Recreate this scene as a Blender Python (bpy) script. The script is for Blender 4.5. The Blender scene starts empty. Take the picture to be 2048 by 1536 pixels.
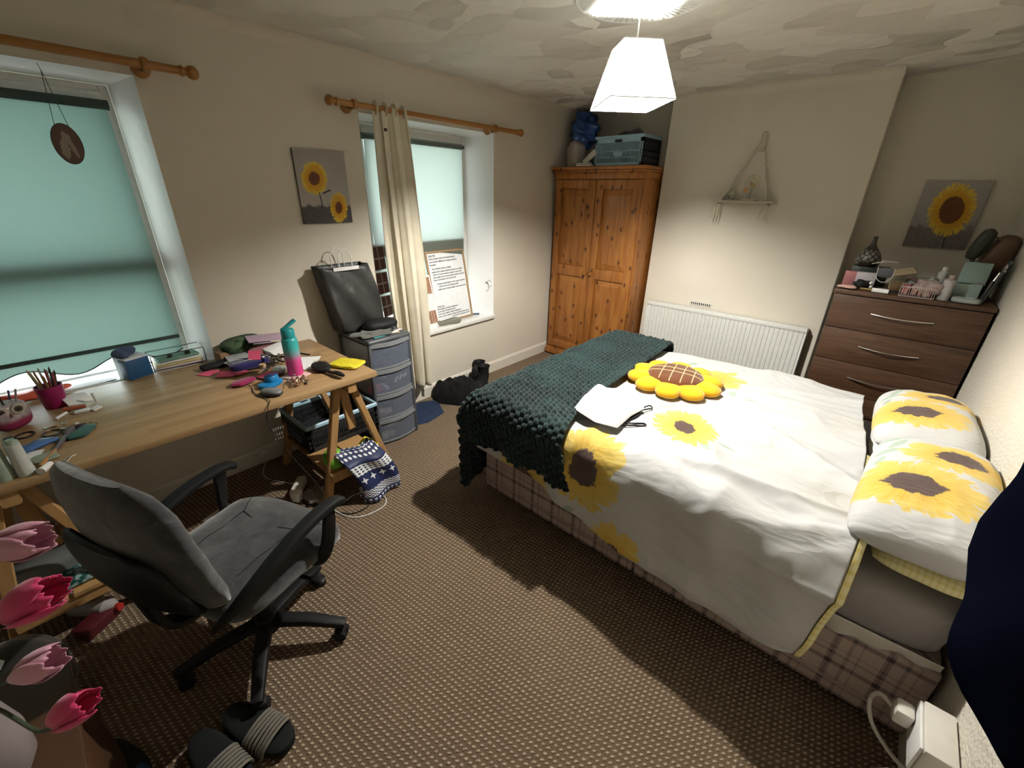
import bpy, bmesh, math, random
import numpy as np
from mathutils import Vector, Matrix, Euler
random.seed(7)
R = math.radians
PI = math.pi
SC = bpy.context.scene
COL = SC.collection

# ------------------------------------------------------------------ camera
cam = bpy.data.cameras.new('camera')
cam.sensor_width = 36.0
cam.lens = 843.4 / 2048 * 36.0
cam.clip_start = 0.02
camo = bpy.data.objects.new('camera', cam)
COL.objects.link(camo)
camo.location = (2.7184, 0.3154, 1.6244)
camo.rotation_euler = (1.1462, -0.0188, 0.7276)
SC.camera = camo

# ------------------------------------------------------------------ world, exposure
SC.view_settings.view_transform = 'Standard'
SC.view_settings.look = 'None'
SC.view_settings.gamma = 1.0
SC.view_settings.use_curve_mapping = False
SC.view_settings.exposure = 0.18
W = bpy.data.worlds.new('daylight')
SC.world = W
W.use_nodes = True
wn = W.node_tree
wn.nodes.clear()
wo = wn.nodes.new('ShaderNodeOutputWorld')
wb = wn.nodes.new('ShaderNodeBackground')
wc = wn.nodes.new('ShaderNodeTexCoord')
ws = wn.nodes.new('ShaderNodeSeparateXYZ')
wr = wn.nodes.new('ShaderNodeValToRGB')
wn.links.new(wc.outputs['Generated'], ws.inputs[0])
wm = wn.nodes.new('ShaderNodeMath'); wm.operation = 'MULTIPLY_ADD'
wm.inputs[1].default_value = 0.5; wm.inputs[2].default_value = 0.5
wn.links.new(ws.outputs['Z'], wm.inputs[0])
wn.links.new(wm.outputs[0], wr.inputs[0])
e = wr.color_ramp.elements
e[0].position = 0.40; e[0].color = (0.52, 0.60, 0.62, 1)
e[1].position = 0.60; e[1].color = (0.86, 0.92, 1.0, 1)
k = wr.color_ramp.elements.new(0.50); k.color = (0.42, 0.55, 0.40, 1)
wn.links.new(wr.outputs[0], wb.inputs[0])
wb.inputs[1].default_value = 8.0
wn.links.new(wb.outputs[0], wo.inputs[0])
try:
    SC.cycles.max_bounces = 8; SC.cycles.diffuse_bounces = 4; SC.cycles.glossy_bounces = 3
    SC.cycles.transmission_bounces = 6; SC.cycles.transparent_max_bounces = 12
    SC.cycles.caustics_reflective = False; SC.cycles.caustics_refractive = False
    SC.cycles.use_denoising = True
    SC.cycles.sample_clamp_indirect = 4.0
except Exception:
    pass

# ------------------------------------------------------------------ node expressions
class X:
    nt = None
    def __init__(s, v): s.v = v
    @staticmethod
    def put(node, i, val):
        if isinstance(val, X): val = val.v
        if hasattr(val, 'links') or isinstance(val, bpy.types.NodeSocket): X.nt.links.new(val, node.inputs[i])
        else: node.inputs[i].default_value = val
    @staticmethod
    def m(op, *a):
        n = X.nt.nodes.new('ShaderNodeMath'); n.operation = op
        for i, v in enumerate(a): X.put(n, i, v)
        return X(n.outputs[0])
    def __add__(s, o): return X.m('ADD', s, o)
    def __radd__(s, o): return X.m('ADD', o, s)
    def __sub__(s, o): return X.m('SUBTRACT', s, o)
    def __rsub__(s, o): return X.m('SUBTRACT', o, s)
    def __mul__(s, o): return X.m('MULTIPLY', s, o)
    def __rmul__(s, o): return X.m('MULTIPLY', o, s)
    def __truediv__(s, o): return X.m('DIVIDE', s, o)
    def __pow__(s, o): return X.m('POWER', s, o)
    def abs(s): return X.m('ABSOLUTE', s)
    def sin(s): return X.m('SINE', s)
    def cos(s): return X.m('COSINE', s)
    def frac(s): return X.m('FRACT', s)
    def lt(s, o): return X.m('LESS_THAN', s, o)
    def gt(s, o): return X.m('GREATER_THAN', s, o)
    def clamp(s):
        r = X.m('ADD', s, 0.0); r.v.node.use_clamp = True; return r
    def max(s, o): return X.m('MAXIMUM', s, o)
    def min(s, o): return X.m('MINIMUM', s, o)

def coord(kind='Object'):
    n = X.nt.nodes.new('ShaderNodeTexCoord')
    return n.outputs[kind]
def sep(v):
    n = X.nt.nodes.new('ShaderNodeSeparateXYZ'); X.put(n, 0, v)
    return X(n.outputs[0]), X(n.outputs[1]), X(n.outputs[2])
def comb(x, y, z=0.0):
    n = X.nt.nodes.new('ShaderNodeCombineXYZ')
    for i, v in enumerate((x, y, z)): X.put(n, i, v)
    return n.outputs[0]
def mapping(v, scale=(1, 1, 1), rot=(0, 0, 0), loc=(0, 0, 0)):
    n = X.nt.nodes.new('ShaderNodeMapping'); X.put(n, 0, v)
    n.inputs['Location'].default_value = loc; n.inputs['Rotation'].default_value = rot; n.inputs['Scale'].default_value = scale
    return n.outputs[0]
def noise(v, scale=5, detail=3, rough=.5, dist=0.0, out=0):
    n = X.nt.nodes.new('ShaderNodeTexNoise'); X.put(n, 'Vector', v)
    n.inputs['Scale'].default_value = scale; n.inputs['Detail'].default_value = detail
    n.inputs['Roughness'].default_value = rough; n.inputs['Distortion'].default_value = dist
    return X(n.outputs[out])
def voro(v, scale=5, rnd=1.0, feat='F1', out='Distance'):
    n = X.nt.nodes.new('ShaderNodeTexVoronoi'); n.feature = feat; X.put(n, 'Vector', v)
    n.inputs['Scale'].default_value = scale; n.inputs['Randomness'].default_value = rnd
    return X(n.outputs[out])
def ramp(f, stops, interp='LINEAR'):
    n = X.nt.nodes.new('ShaderNodeValToRGB'); X.put(n, 0, f); n.color_ramp.interpolation = interp
    el = n.color_ramp.elements
    while len(el) < len(stops): el.new(.5)
    for i, (p, c) in enumerate(stops): el[i].position = p; el[i].color = (*c, 1) if len(c) == 3 else c
    return X(n.outputs[0])
def mix(f, a, b):
    n = X.nt.nodes.new('ShaderNodeMix'); n.data_type = 'RGBA'
    X.put(n, 0, f)
    for i, c in ((6, a), (7, b)):
        if isinstance(c, tuple) and len(c) == 3: c = (*c, 1)
        X.put(n, i, c)
    return X(n.outputs[2])
def bump(h, strength=.5, dist=.01):
    n = X.nt.nodes.new('ShaderNodeBump'); n.inputs['Strength'].default_value = strength; n.inputs['Distance'].default_value = dist
    X.put(n, 'Height', h); return n.outputs[0]

MATS = {}
def mat(name, col=(.5, .5, .5), rough=.6, metal=0.0, fn=None, alpha=None, trans=0.0, spec=.5, emit=None, sheen=0.0, coat=0.0, ior=1.45):
    if name in MATS: return MATS[name]
    m = bpy.data.materials.new(name); m.use_nodes = True
    nt = m.node_tree; X.nt = nt
    p = nt.nodes['Principled BSDF']
    p.inputs['Base Color'].default_value = (*col, 1)
    p.inputs['Roughness'].default_value = rough; p.inputs['Metallic'].default_value = metal
    p.inputs['Specular IOR Level'].default_value = spec; p.inputs['IOR'].default_value = ior
    p.inputs['Transmission Weight'].default_value = trans
    p.inputs['Sheen Weight'].default_value = sheen; p.inputs['Coat Weight'].default_value = coat
    if alpha is not None: p.inputs['Alpha'].default_value = alpha
    if emit: p.inputs['Emission Color'].default_value = (*emit[0], 1); p.inputs['Emission Strength'].default_value = emit[1]
    if fn:
        r = fn()
        for key, val in r.items():
            X.put(p, key, val)
    else:
        v = coord('Object')
        f = noise(v, 35, 3)
        X.put(p, 'Base Color', mix(f, tuple(c * .88 for c in col), tuple(min(1, c * 1.1) for c in col)))
    MATS[name] = m
    return m

# ------------------------------------------------------------------ numpy value noise
def _h(i, j, s):
    n = (i * 374761393 + j * 668265263 + s * 2147483647) & 0xffffffff
    n = ((n ^ (n >> 13)) * 1274126177) & 0xffffffff
    return ((n ^ (n >> 16)) & 0xffff) / 65535.0
def vn(x, y, s=0):
    x = np.asarray(x, float); y = np.asarray(y, float)
    i = np.floor(x).astype(np.int64); j = np.floor(y).astype(np.int64)
    u = x - i; v = y - j; u = u * u * (3 - 2 * u); v = v * v * (3 - 2 * v)
    a = _h(i, j, s); b = _h(i + 1, j, s); c = _h(i, j + 1, s); d = _h(i + 1, j + 1, s)
    return (a * (1 - u) + b * u) * (1 - v) + (c * (1 - u) + d * u) * v
def fbm(x, y, s=0, o=3):
    t = 0; a = .5; f = 1
    for k in range(o): t = t + a * vn(x * f, y * f, s + k); a *= .5; f *= 2
    return t
def ridge(x, y, s=0, p=3):
    return (1.1 - np.sqrt((2 * vn(x, y, s) - 1) ** 2 + .022)) ** p
def sstep(a, b, x):
    t = np.clip((x - a) / (b - a), 0, 1); return t * t * (3 - 2 * t)

# ------------------------------------------------------------------ mesh builders
def NB(): return bmesh.new()
def _tf(c, rot):
    M = Matrix.Translation(Vector(c))
    if rot is not None: M = M @ Euler(rot).to_matrix().to_4x4()
    return M
def cbox(bm, c, s, rot=None, bev=0.0, seg=2, taper=None):
    r = bmesh.ops.create_cube(bm, size=1.0)
    vs = r['verts']
    for v in vs:
        if taper and v.co.z > 0: v.co.x *= taper[0]; v.co.y *= taper[1]
        v.co = Vector((v.co.x * s[0], v.co.y * s[1], v.co.z * s[2]))
    if bev:
        es = list({e for v in vs for e in v.link_edges})
        rr = bmesh.ops.bevel(bm, geom=es, offset=min(bev, min(s) * .45), segments=seg, affect='EDGES', profile=.5)
        vs = list({v for f in rr['faces'] for v in f.verts} | {v for v in vs if v.is_valid})
    M = _tf(c, rot)
    for v in vs: v.co = M @ v.co
    return bm
def box(bm, x0, x1, y0, y1, z0, z1, bev=0.0, seg=2):
    return cbox(bm, ((x0 + x1) / 2, (y0 + y1) / 2, (z0 + z1) / 2), (abs(x1 - x0), abs(y1 - y0), abs(z1 - z0)), None, bev, seg)
def cyl(bm, p0, p1, r0, r1=None, seg=16):
    p0 = Vector(p0); p1 = Vector(p1); r1 = r0 if r1 is None else r1
    d = (p1 - p0); q = d.to_track_quat('Z', 'Y').to_matrix()
    a = []; b = []
    for i in range(seg):
        t = 2 * PI * i / seg; o = q @ Vector((math.cos(t), math.sin(t), 0))
        a.append(bm.verts.new(p0 + o * r0)); b.append(bm.verts.new(p1 + o * r1))
    for i in range(seg):
        j = (i + 1) % seg; bm.faces.new((a[i], a[j], b[j], b[i]))
    bm.faces.new(a[::-1]); bm.faces.new(b)
    return bm
def lathe(bm, prof, seg=24, c=(0, 0, 0), rot=None):
    M = _tf(c, rot); rings = []
    for r, z in prof:
        if r < 1e-5: rings.append([bm.verts.new(M @ Vector((0, 0, z)))])
        else: rings.append([bm.verts.new(M @ Vector((r * math.cos(2 * PI * i / seg), r * math.sin(2 * PI * i / seg), z))) for i in range(seg)])
    for A, B in zip(rings, rings[1:]):
        for i in range(seg):
            j = (i + 1) % seg
            if len(A) == 1 and len(B) == 1: break
            if len(A) == 1: bm.faces.new((A[0], B[i], B[j])) if True else 0
            elif len(B) == 1: bm.faces.new((A[i], A[j], B[0]))
            else: bm.faces.new((A[i], A[j], B[j], B[i]))
    return bm
def cr(pts, n=6, closed=False):
    P = [Vector(p) for p in pts]; out = []; N = len(P)
    for i in range(N if closed else N - 1):
        if closed: a, b, c, d = P[i - 1], P[i], P[(i + 1) % N], P[(i + 2) % N]
        else: a, b, c, d = P[max(i - 1, 0)], P[i], P[i + 1], P[min(i + 2, N - 1)]
        for k in range(n):
            t = k / n
            out.append(.5 * ((2 * b) + (c - a) * t + (2 * a - 5 * b + 4 * c - d) * t * t + (3 * b - a - 3 * c + d) * t ** 3))
    if not closed: out.append(P[-1])
    return out
def sweep(bm, pts, sec, closed=False, up=(0, 0, 1), sc=None):
    P = [Vector(p) for p in pts]; N = len(P); rings = []
    up = Vector(up)
    for i in range(N):
        t = (P[(i + 1) % N] - P[i - 1]) if closed else (P[min(i + 1, N - 1)] - P[max(i - 1, 0)])
        t.normalize()
        s = t.cross(up)
        if s.length < 1e-3: s = t.cross(Vector((1, 0.1, 0)))
        s.normalize(); u = s.cross(t)
        k = sc[i] if sc else 1
        rings.append([bm.verts.new(P[i] + (s * a + u * b) * k) for a, b in sec])
    M = len(sec)
    for i in range(N if closed else N - 1):
        A = rings[i]; B = rings[(i + 1) % N]
        for j in range(M):
            bm.faces.new((A[j], A[(j + 1) % M], B[(j + 1) % M], B[j]))
    if not closed: bm.faces.new(rings[0][::-1]); bm.faces.new(rings[-1])
    return bm
def circ(r, n=8, ry=None): return [(r * math.cos(2 * PI * i / n), (ry or r) * math.sin(2 * PI * i / n)) for i in range(n)]
def rrect(w, h, r=.3, n=3):
    o = []; r = min(w, h) * r
    for cx, cy, a in ((w / 2 - r, h / 2 - r, 0), (-w / 2 + r, h / 2 - r, 90), (-w / 2 + r, -h / 2 + r, 180), (w / 2 - r, -h / 2 + r, 270)):
        for k in range(n): t = R(a + 90 * k / (n - 1)); o.append((cx + r * math.cos(t), cy + r * math.sin(t)))
    return o
def tube(bm, pts, r, n=6, closed=False, smooth=0):
    if smooth: pts = cr(pts, smooth, closed)
    return sweep(bm, pts, circ(r, n), closed)
def sup(bm, c, s, e1=.5, e2=.5, rot=None, nu=20, nv=12, fn=None):
    M = _tf(c, rot)
    def p(v, e): return math.copysign(abs(v) ** e, v)
    prof = []
    for j in range(nv + 1):
        b = -PI / 2 + PI * j / nv; ring = []
        for i in range(nu):
            a = 2 * PI * i / nu
            q = Vector((s[0] * p(math.cos(b), e1) * p(math.cos(a), e2), s[1] * p(math.cos(b), e1) * p(math.sin(a), e2), s[2] * p(math.sin(b), e1)))
            if fn: q = fn(q)
            ring.append(M @ q)
        prof.append(ring)
    rings = [[bm.verts.new(prof[0][0])]] + [[bm.verts.new(q) for q in r] for r in prof[1:-1]] + [[bm.verts.new(prof[-1][0])]]
    for A, B in zip(rings, rings[1:]):
        for i in range(nu):
            j = (i + 1) % nu
            if len(A) == 1: bm.faces.new((A[0], B[j], B[i]))
            elif len(B) == 1: bm.faces.new((A[i], A[j], B[0]))
            else: bm.faces.new((A[i], A[j], B[j], B[i]))
    return bm
def garr(bm, P, UV=None, closeu=False):
    """P: (nu,nv,3) array of points -> quads, with optional uv array"""
    nu, nv, _ = P.shape
    V = [[bm.verts.new(P[i, j]) for j in range(nv)] for i in range(nu)]
    L = bm.loops.layers.uv.verify() if UV is not None else None
    for i in range(nu if closeu else nu - 1):
        for j in range(nv - 1):
            ii = (i + 1) % nu
            f = bm.faces.new((V[i][j], V[ii][j], V[ii][j + 1], V[i][j + 1]))
            if L is not None:
                for l, (a, b) in zip(f.loops, ((i, j), (ii, j), (ii, j + 1), (i, j + 1))): l[L].uv = UV[a, b]
    return bm
def normals(P):
    du = np.gradient(P, axis=0); dv = np.gradient(P, axis=1)
    n = np.cross(du, dv); return n / (np.linalg.norm(n, axis=2, keepdims=True) + 1e-9)
def extr(bm, poly, h, M=None, bev=0):
    """polygon (x,y) extruded from z=0 to h"""
    M = M or Matrix.Identity(4)
    a = [bm.verts.new(M @ Vector((x, y, 0))) for x, y in poly]; b = [bm.verts.new(M @ Vector((x, y, h))) for x, y in poly]
    n = len(poly); fs = [bm.faces.new(a[::-1]), bm.faces.new(b)]
    for i in range(n): fs.append(bm.faces.new((a[i], a[(i + 1) % n], b[(i + 1) % n], b[i])))
    return bm
def FR(o, ax, ay, az=None):
    """matrix with origin o and axes"""
    ax = Vector(ax).normalized(); ay = Vector(ay).normalized(); az = Vector(az).normalized() if az else ax.cross(ay)
    return Matrix(((ax.x, ay.x, az.x, o[0]), (ax.y, ay.y, az.y, o[1]), (ax.z, ay.z, az.z, o[2]), (0, 0, 0, 1)))

# ------------------------------------------------------------------ object makers
def T(name, label, cat, loc=(0, 0, 0), rz=0.0, group=None, kind=None):
    o = bpy.data.objects.new(name, None); COL.objects.link(o)
    o.empty_display_size = .05
    o.matrix_basis = Matrix.Translation(Vector(loc)) @ Matrix.Rotation(rz, 4, 'Z')
    o['label'] = label
    if cat: o['category'] = cat
    if group: o['group'] = group
    if kind: o['kind'] = kind
    return o
def Wm(o):
    return (Wm(o.parent) @ o.matrix_basis) if o.parent else o.matrix_basis.copy()
def O(name, bm, m, par=None, label=None, cat=None, group=None, kind=None, smooth=True, world=False, ang=40, mods=None, loc=None):
    """link bm as one mesh object. world: bm is in room coordinates"""
    me = bpy.data.meshes.new(name)
    bmesh.ops.recalc_face_normals(bm, faces=bm.faces)
    off = None
    if par is not None and world:
        bm.transform(Wm(par).inverted())
    if par is None and kind != 'structure':
        xs = [v.co for v in bm.verts]
        off = Vector(((min(v.x for v in xs) + max(v.x for v in xs)) / 2, (min(v.y for v in xs) + max(v.y for v in xs)) / 2, min(v.z for v in xs)))
        bm.transform(Matrix.Translation(-off))
    bm.to_mesh(me); bm.free()
    if smooth:
        for p in me.polygons: p.use_smooth = True
        me.set_sharp_from_angle(angle=R(ang))
    if isinstance(m, (list, tuple)):
        for q in m: me.materials.append(q)
    else: me.materials.append(m)
    o = bpy.data.objects.new(name, me); COL.objects.link(o)
    if off is not None: o.location = off
    if par is not None: o.parent = par
    if loc is not None: o.location = loc
    if label: o['label'] = label
    if cat: o['category'] = cat
    if group: o['group'] = group
    if kind: o['kind'] = kind
    return o
def tag(o, label=None, cat=None, group=None):
    if label: o['label'] = label
    if cat: o['category'] = cat
    if group: o['group'] = group
    return o
def kids(o): return [c for c in ALLK if c.parent == o]
def dup(root, loc=None, rz=None, label=None, scale=None):
    r = root.copy(); COL.objects.link(r)
    if loc is not None: r.location = loc
    if rz is not None: r.rotation_euler = (0, 0, rz)
    if scale: r.scale = scale
    if label: r['label'] = label
    for ch in [c for c in bpy.data.objects if c.parent == root]:
        c = ch.copy(); COL.objects.link(c); c.parent = r
        for g in [x for x in bpy.data.objects if x.parent == ch]:
            d = g.copy(); COL.objects.link(d); d.parent = c
    return r
def solid(o, t, off=0):
    md = o.modifiers.new('thick', 'SOLIDIFY'); md.thickness = t; md.offset = off; return o
# ------------------------------------------------------------------ materials
def f_wall():
    v = coord(); n = noise(v, 3, 4); b = noise(v, 60, 3)
    return {'Base Color': mix(n, (.64, .595, .505), (.70, .65, .56)), 'Normal': bump(b, .12, .004)}
M_wall = mat('wall_paint', rough=.85, fn=f_wall, spec=.25)
def f_chip():
    v = coord(); b = noise(v, 75, 3, .6); c = voro(v, 90)
    return {'Base Color': mix(noise(v, 3), (.64, .60, .52), (.70, .66, .58)), 'Normal': bump(b + c * .6, .9, .006)}
M_chip = mat('woodchip_wallpaper', rough=.8, fn=f_chip, spec=.3)
def f_ceil():
    v = mapping(coord(), (1, 1.25, 1), (0, 0, .5))
    wv = X.nt.nodes.new('ShaderNodeVectorMath'); wv.operation = 'MULTIPLY_ADD'
    X.put(wv, 0, noise(v, 3, 2, out='Color')); wv.inputs[1].default_value = (.12, .12, 0); X.put(wv, 2, v)
    v2 = wv.outputs[0]
    vn_ = X.nt.nodes.new('ShaderNodeTexVoronoi'); vn_.inputs['Scale'].default_value = 3.5; X.put(vn_, 'Vector', v2)
    vn_.distance = 'MINKOWSKI'; vn_.inputs['Exponent'].default_value = 1.3
    d = X.nt.nodes.new('ShaderNodeVectorMath'); d.operation = 'SUBTRACT'; X.put(d, 0, v2); X.put(d, 1, vn_.outputs['Position'])
    rx, ry, rz = sep(vn_.outputs['Color']); px, py, pz = sep(d.outputs[0])
    sl = px * (rx - .5) * 2 + py * (ry - .5) * 2
    arc = (X(vn_.outputs['Distance']) * 95 + rx * 6).sin() * .03
    h = sl * 2.3 + arc * .03 + noise(v, 120, 2) * .012
    return {'Base Color': (.76, .735, .68, 1), 'Normal': bump(h, 1.0, .16)}
M_ceil = mat('swirled_artex_ceiling', rough=.7, fn=f_ceil, spec=.35)
def f_carpet():
    v = mapping(coord(), (1, 1, 1), (0, 0, R(-38)))
    # loops in rows: slightly elongated cells
    v2 = mapping(coord(), (56, 52, 1), (0, 0, R(-7)))
    x, y, z = sep(v2)
    nz = noise(coord(), 40, 2)
    n2 = noise(coord(), 160, 2)
    x = x + (nz - .5) * .5; y = y + (n2 - .5) * .5
    a = x.frac() - .5; b = y.frac() - .5
    u = a * .82 + b * .57; w = b * .82 - a * .57
    d = (u * u * 1.3 + w * w * 3.6) ** .5
    k = (1.15 - d * 2.1).clamp()
    tone = noise(coord(), 2.2, 3)
    base = mix(tone, (.115, .078, .05), (.165, .117, .076))
    tip = mix(noise(coord(), 7, 2), (.48, .375, .275), (.58, .465, .345))
    return {'Base Color': mix((k * 1.25).clamp(), base, tip), 'Normal': bump(k + noise(coord(), 300, 2) * .4, 1.0, .006)}
M_carpet = mat('loop_pile_carpet', rough=.95, fn=f_carpet, spec=.1)
M_gloss = mat('white_gloss_paint', (.78, .78, .76), .3)
M_skirt = mat('skirting_paint', (.72, .68, .60), .4)
def f_reveal():
    v = coord(); return {'Base Color': (.84, .84, .84, 1), 'Normal': bump(noise(v, 14, 4), .35, .01)}
M_reveal = mat('reveal_paint', rough=.4, fn=f_reveal)
def f_pine():
    v = mapping(coord(), (1, 1, .12))
    g = noise(v, 26, 4, .55, .6); g2 = noise(mapping(coord(), (1, 1, .05)), 130, 2)
    ox, oy, oz = sep(coord()); kvec = comb((ox + oy) * 11.0 + (noise(coord(), 9, 2) - .5) * .3, oz * 6.0, 0)
    kn = X.nt.nodes.new('ShaderNodeTexVoronoi'); kn.voronoi_dimensions = '2D'; kn.inputs['Scale'].default_value = 1.0; X.put(kn, 'Vector', kvec); kv = X(kn.outputs['Distance'])
    kk = (1.0 - kv * 6.0).clamp()
    sx, sy, sz = sep(kn.outputs['Color']); kk = kk * sx.gt(.45)
    c = ramp(g * .75 + g2 * .25, [(.3, (.19, .062, .011)), (.5, (.31, .118, .026)), (.72, (.41, .178, .047))])
    return {'Base Color': mix((kk * 1.6).clamp(), c, (.07, .02, .006)), 'Normal': bump(g2, .1, .002)}
M_pine = mat('orange_varnished_pine', rough=.35, fn=f_pine)
def f_pole():
    g = noise(mapping(coord(), (8, .6, 8)), 8, 3)
    return {'Base Color': mix(g, (.22, .092, .018), (.33, .15, .036))}
M_pole = mat('varnished_pole_wood', rough=.35, fn=f_pole)
def f_desk():
    v = mapping(coord(), (7, .45, 7)); g = noise(v, 6, 4, .6, .8)
    x, y, z = sep(coord()); st = ((x * 14).frac() - .5).abs() * 0
    pl = X.m('FLOOR', x * 22.0); pn = X.m('FRACT', (pl * 12.9898).sin() * 43758.5)
    seg = X.m('FLOOR', y * 1.6 + pn * 7.0); pn2 = X.m('FRACT', (pl * 7.13 + seg * 3.7).sin() * 4375.5)
    c = ramp(g * .55 + pn2 * .35 + .05, [(.2, (.25, .15, .068)), (.5, (.345, .22, .108)), (.8, (.44, .295, .155))])
    return {'Base Color': c, 'Roughness': .35 + g * .15}
M_desk = mat('oak_block_worktop', rough=.4, fn=f_desk)
def f_leg():
    g = noise(mapping(coord(), (6, 6, .6)), 7, 3)
    return {'Base Color': mix(g, (.36, .20, .075), (.50, .30, .13))}
M_leg = mat('trestle_pine', rough=.5, fn=f_leg)
def f_walnut():
    v = mapping(coord(), (.35, 1, 5)); g = noise(v, 9, 4, .6, 1.2); g2 = noise(mapping(coord(), (.15, 1, 6)), 30, 2)
    c = ramp(g * .7 + g2 * .3, [(.3, (.032, .015, .008)), (.55, (.070, .034, .018)), (.75, (.11, .056, .031))])
    return {'Base Color': c}
M_walnut = mat('walnut_drawer_fronts', rough=.42, fn=f_walnut)
M_wdark = mat('walnut_carcase', (.035, .016, .01), .4)
M_chrome = mat('brushed_chrome', (.75, .74, .72), .25, 1.0)
M_rad = mat('radiator_enamel', (.72, .73, .70), .35)
M_black = mat('black_plastic', (.018, .018, .019), .4)
M_blacks = mat('black_satin', (.009, .009, .010), .65, spec=.3)
M_cream = mat('cream_plastic', (.66, .64, .58), .35)
M_white = mat('white_plastic', (.78, .78, .77), .35)
def cloth(name, col, rough=.9, sc=400, st=.3, var=.15, sheen=.3):
    def f():
        v = coord(); n = noise(v, 8, 3)
        return {'Base Color': mix(n, tuple(c * (1 - var) for c in col), tuple(min(1, c * (1 + var)) for c in col)), 'Normal': bump(noise(v, sc, 2), st, .002)}
    return mat(name, col, rough, fn=f, spec=.2, sheen=sheen)
M_curt = cloth('cream_curtain_cloth', (.66, .61, .49), sc=300)
M_velvet = None
def f_velour():
    v = coord(); n = noise(v, 9, 4, .65, 1.5); n2 = noise(v, 40, 3)
    return {'Base Color': ramp(n * .75 + n2 * .25, [(.35, (.012, .0125, .014)), (.58, (.038, .039, .042)), (.75, (.11, .112, .117))]), 'Normal': bump(n, .25, .01)}
M_velour = mat('grey_velour', rough=.85, fn=f_velour, spec=.2, sheen=.5)
M_shell = mat('chair_shell_plastic', (.008, .008, .009), .5, spec=.28)
M_paper = mat('white_paper', (.80, .80, .80), .8)

def cloth_base(white=(.80, .80, .79)):
    return white

# printed sunflower node group ---------------------------------------
def make_flower_group():
    g = bpy.data.node_groups.new('printed_sunflower', 'ShaderNodeTree')
    for n, t in (('UV', 'NodeSocketVector'), ('CX', 'NodeSocketFloat'), ('CY', 'NodeSocketFloat'), ('RX', 'NodeSocketFloat'), ('RY', 'NodeSocketFloat'), ('Turn', 'NodeSocketFloat'), ('N', 'NodeSocketFloat'), ('Core', 'NodeSocketFloat'), ('Rough', 'NodeSocketFloat')):
        g.interface.new_socket(n, in_out='INPUT', socket_type=t)
    for n in ('Petal', 'Core', 'Tone'):
        g.interface.new_socket(n, in_out='OUTPUT', socket_type='NodeSocketFloat')
    X.nt = g
    i = g.nodes.new('NodeGroupInput'); o = g.nodes.new('NodeGroupOutput')
    I = {s.name: X(s) for s in i.outputs if s.name}
    u, v, _ = sep(I['UV'])
    dx = u - I['CX']; dy = v - I['CY']
    c = I['Turn'].cos(); s = I['Turn'].sin()
    X1 = (dx * c + dy * s) / I['RX']; Y1 = (dy * c - dx * s) / I['RY']
    p = comb(X1, Y1, I['CX'] * 7)
    nz = noise(p, 3.2, 3) - .5
    r = (X1 * X1 + Y1 * Y1) ** .5 + nz * I['Rough']
    a = X.m('ARCTAN2', Y1, X1)
    a2 = a + (noise(p, 1.7, 2) - .5) * .9
    pet = ((a2 * I['N'] * .5).sin()).abs()
    pet2 = ((a2 * I['N'] * .5 * 1.37 + 1.1).sin()).abs()
    edge = (pet.max(pet2 * .9) ** .6) * .42 + .60
    am = noise(comb(a.cos() * 1.5, a.sin() * 1.5, 3.3), 2.0, 2) - .5
    petal = ((edge + am * .35 * I['Rough'] * 3 - r) * 14).clamp()
    core = ((I['Core'] + nz * .3 * I['Rough'] * 3 + (noise(p, 8.5, 3) - .5) * .9 * I['Rough'] - r) * 26).clamp()
    tone = noise(comb(a * 5.0, r * 1.2, 0), 2.5, 3) * .6 + r * .4
    for n, val in (('Petal', petal), ('Core', core), ('Tone', tone)): X.put(o, n, val)
    return g
FG = make_flower_group()
def flower(uv, cx, cy, rx, ry=None, turn=0.0, n=15.0, core=.36, rough=.28):
    nd = X.nt.nodes.new('ShaderNodeGroup'); nd.node_tree = FG
    X.put(nd, 'UV', uv)
    for k_, val in (('CX', cx), ('CY', cy), ('RX', rx), ('RY', ry or rx), ('Turn', turn), ('N', n), ('Core', core), ('Rough', rough)): nd.inputs[k_].default_value = val
    return X(nd.outputs[0]), X(nd.outputs[1]), X(nd.outputs[2])
def leafm(uv, cx, cy, l, w, turn):
    u, v, _ = sep(uv); dx = u - cx; dy = v - cy; c, s = math.cos(turn), math.sin(turn)
    a = (dx * c + dy * s) / l; b = (dy * c - dx * s) / w
    return ((1.0 - (a * a + b * b) + (noise(uv, 22, 2) - .5) * 1.3) * 6).clamp()
def print_mat(name, flowers, leaves, white=(.57, .575, .575), pastel=1.0, trimtest=None):
    def f():
        uv = coord('UV')
        col = None
        base = mix(noise(uv, 6), tuple(w * .97 for w in white), white)
        for L in leaves: base = mix(leafm(uv, *L) * .75, base, (.30, .41, .32))
        for F in flowers:
            p, c, t = flower(uv, *F)
            yel = ramp(t, [(.25, (.62, .31, .02)), (.5, (.66, .45, .06)), (.8, (.68, .56, .18))])
            base = mix(p * .93, base, yel); base = mix(c, base, (.10, .068, .062))
        return {'Base Color': base, 'Normal': bump((noise(mapping(uv, (1.6, 4.0, 1), (0, 0, .5)), 2.0, 2.5, .5, 1.3) - .5).abs() * -1.0 + noise(uv, 260, 2) * .01, .42, .045)}
    return mat(name, rough=.85, fn=f, spec=.15, sheen=.15)

# ------------------------------------------------------------------ room shell
D = 3.19; H = 2.358; YC = 4.19; YB = 4.44; XA = .995; XB = 2.424; Y0 = -.50
def st(name, bm, m, par=None, smooth=False, world=True, label=None):
    return O(name, bm, m, par, kind=('structure' if par is None else None), smooth=smooth, world=world, label=label)
bm = NB(); box(bm, -.3, D + .12, Y0 - .12, YB + .15, -.1, 0); st('floor', bm, M_carpet)
bm = NB(); box(bm, -.3, D + .12, Y0 - .12, YB + .15, H, H + .1); st('ceiling', bm, M_ceil)
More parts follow.
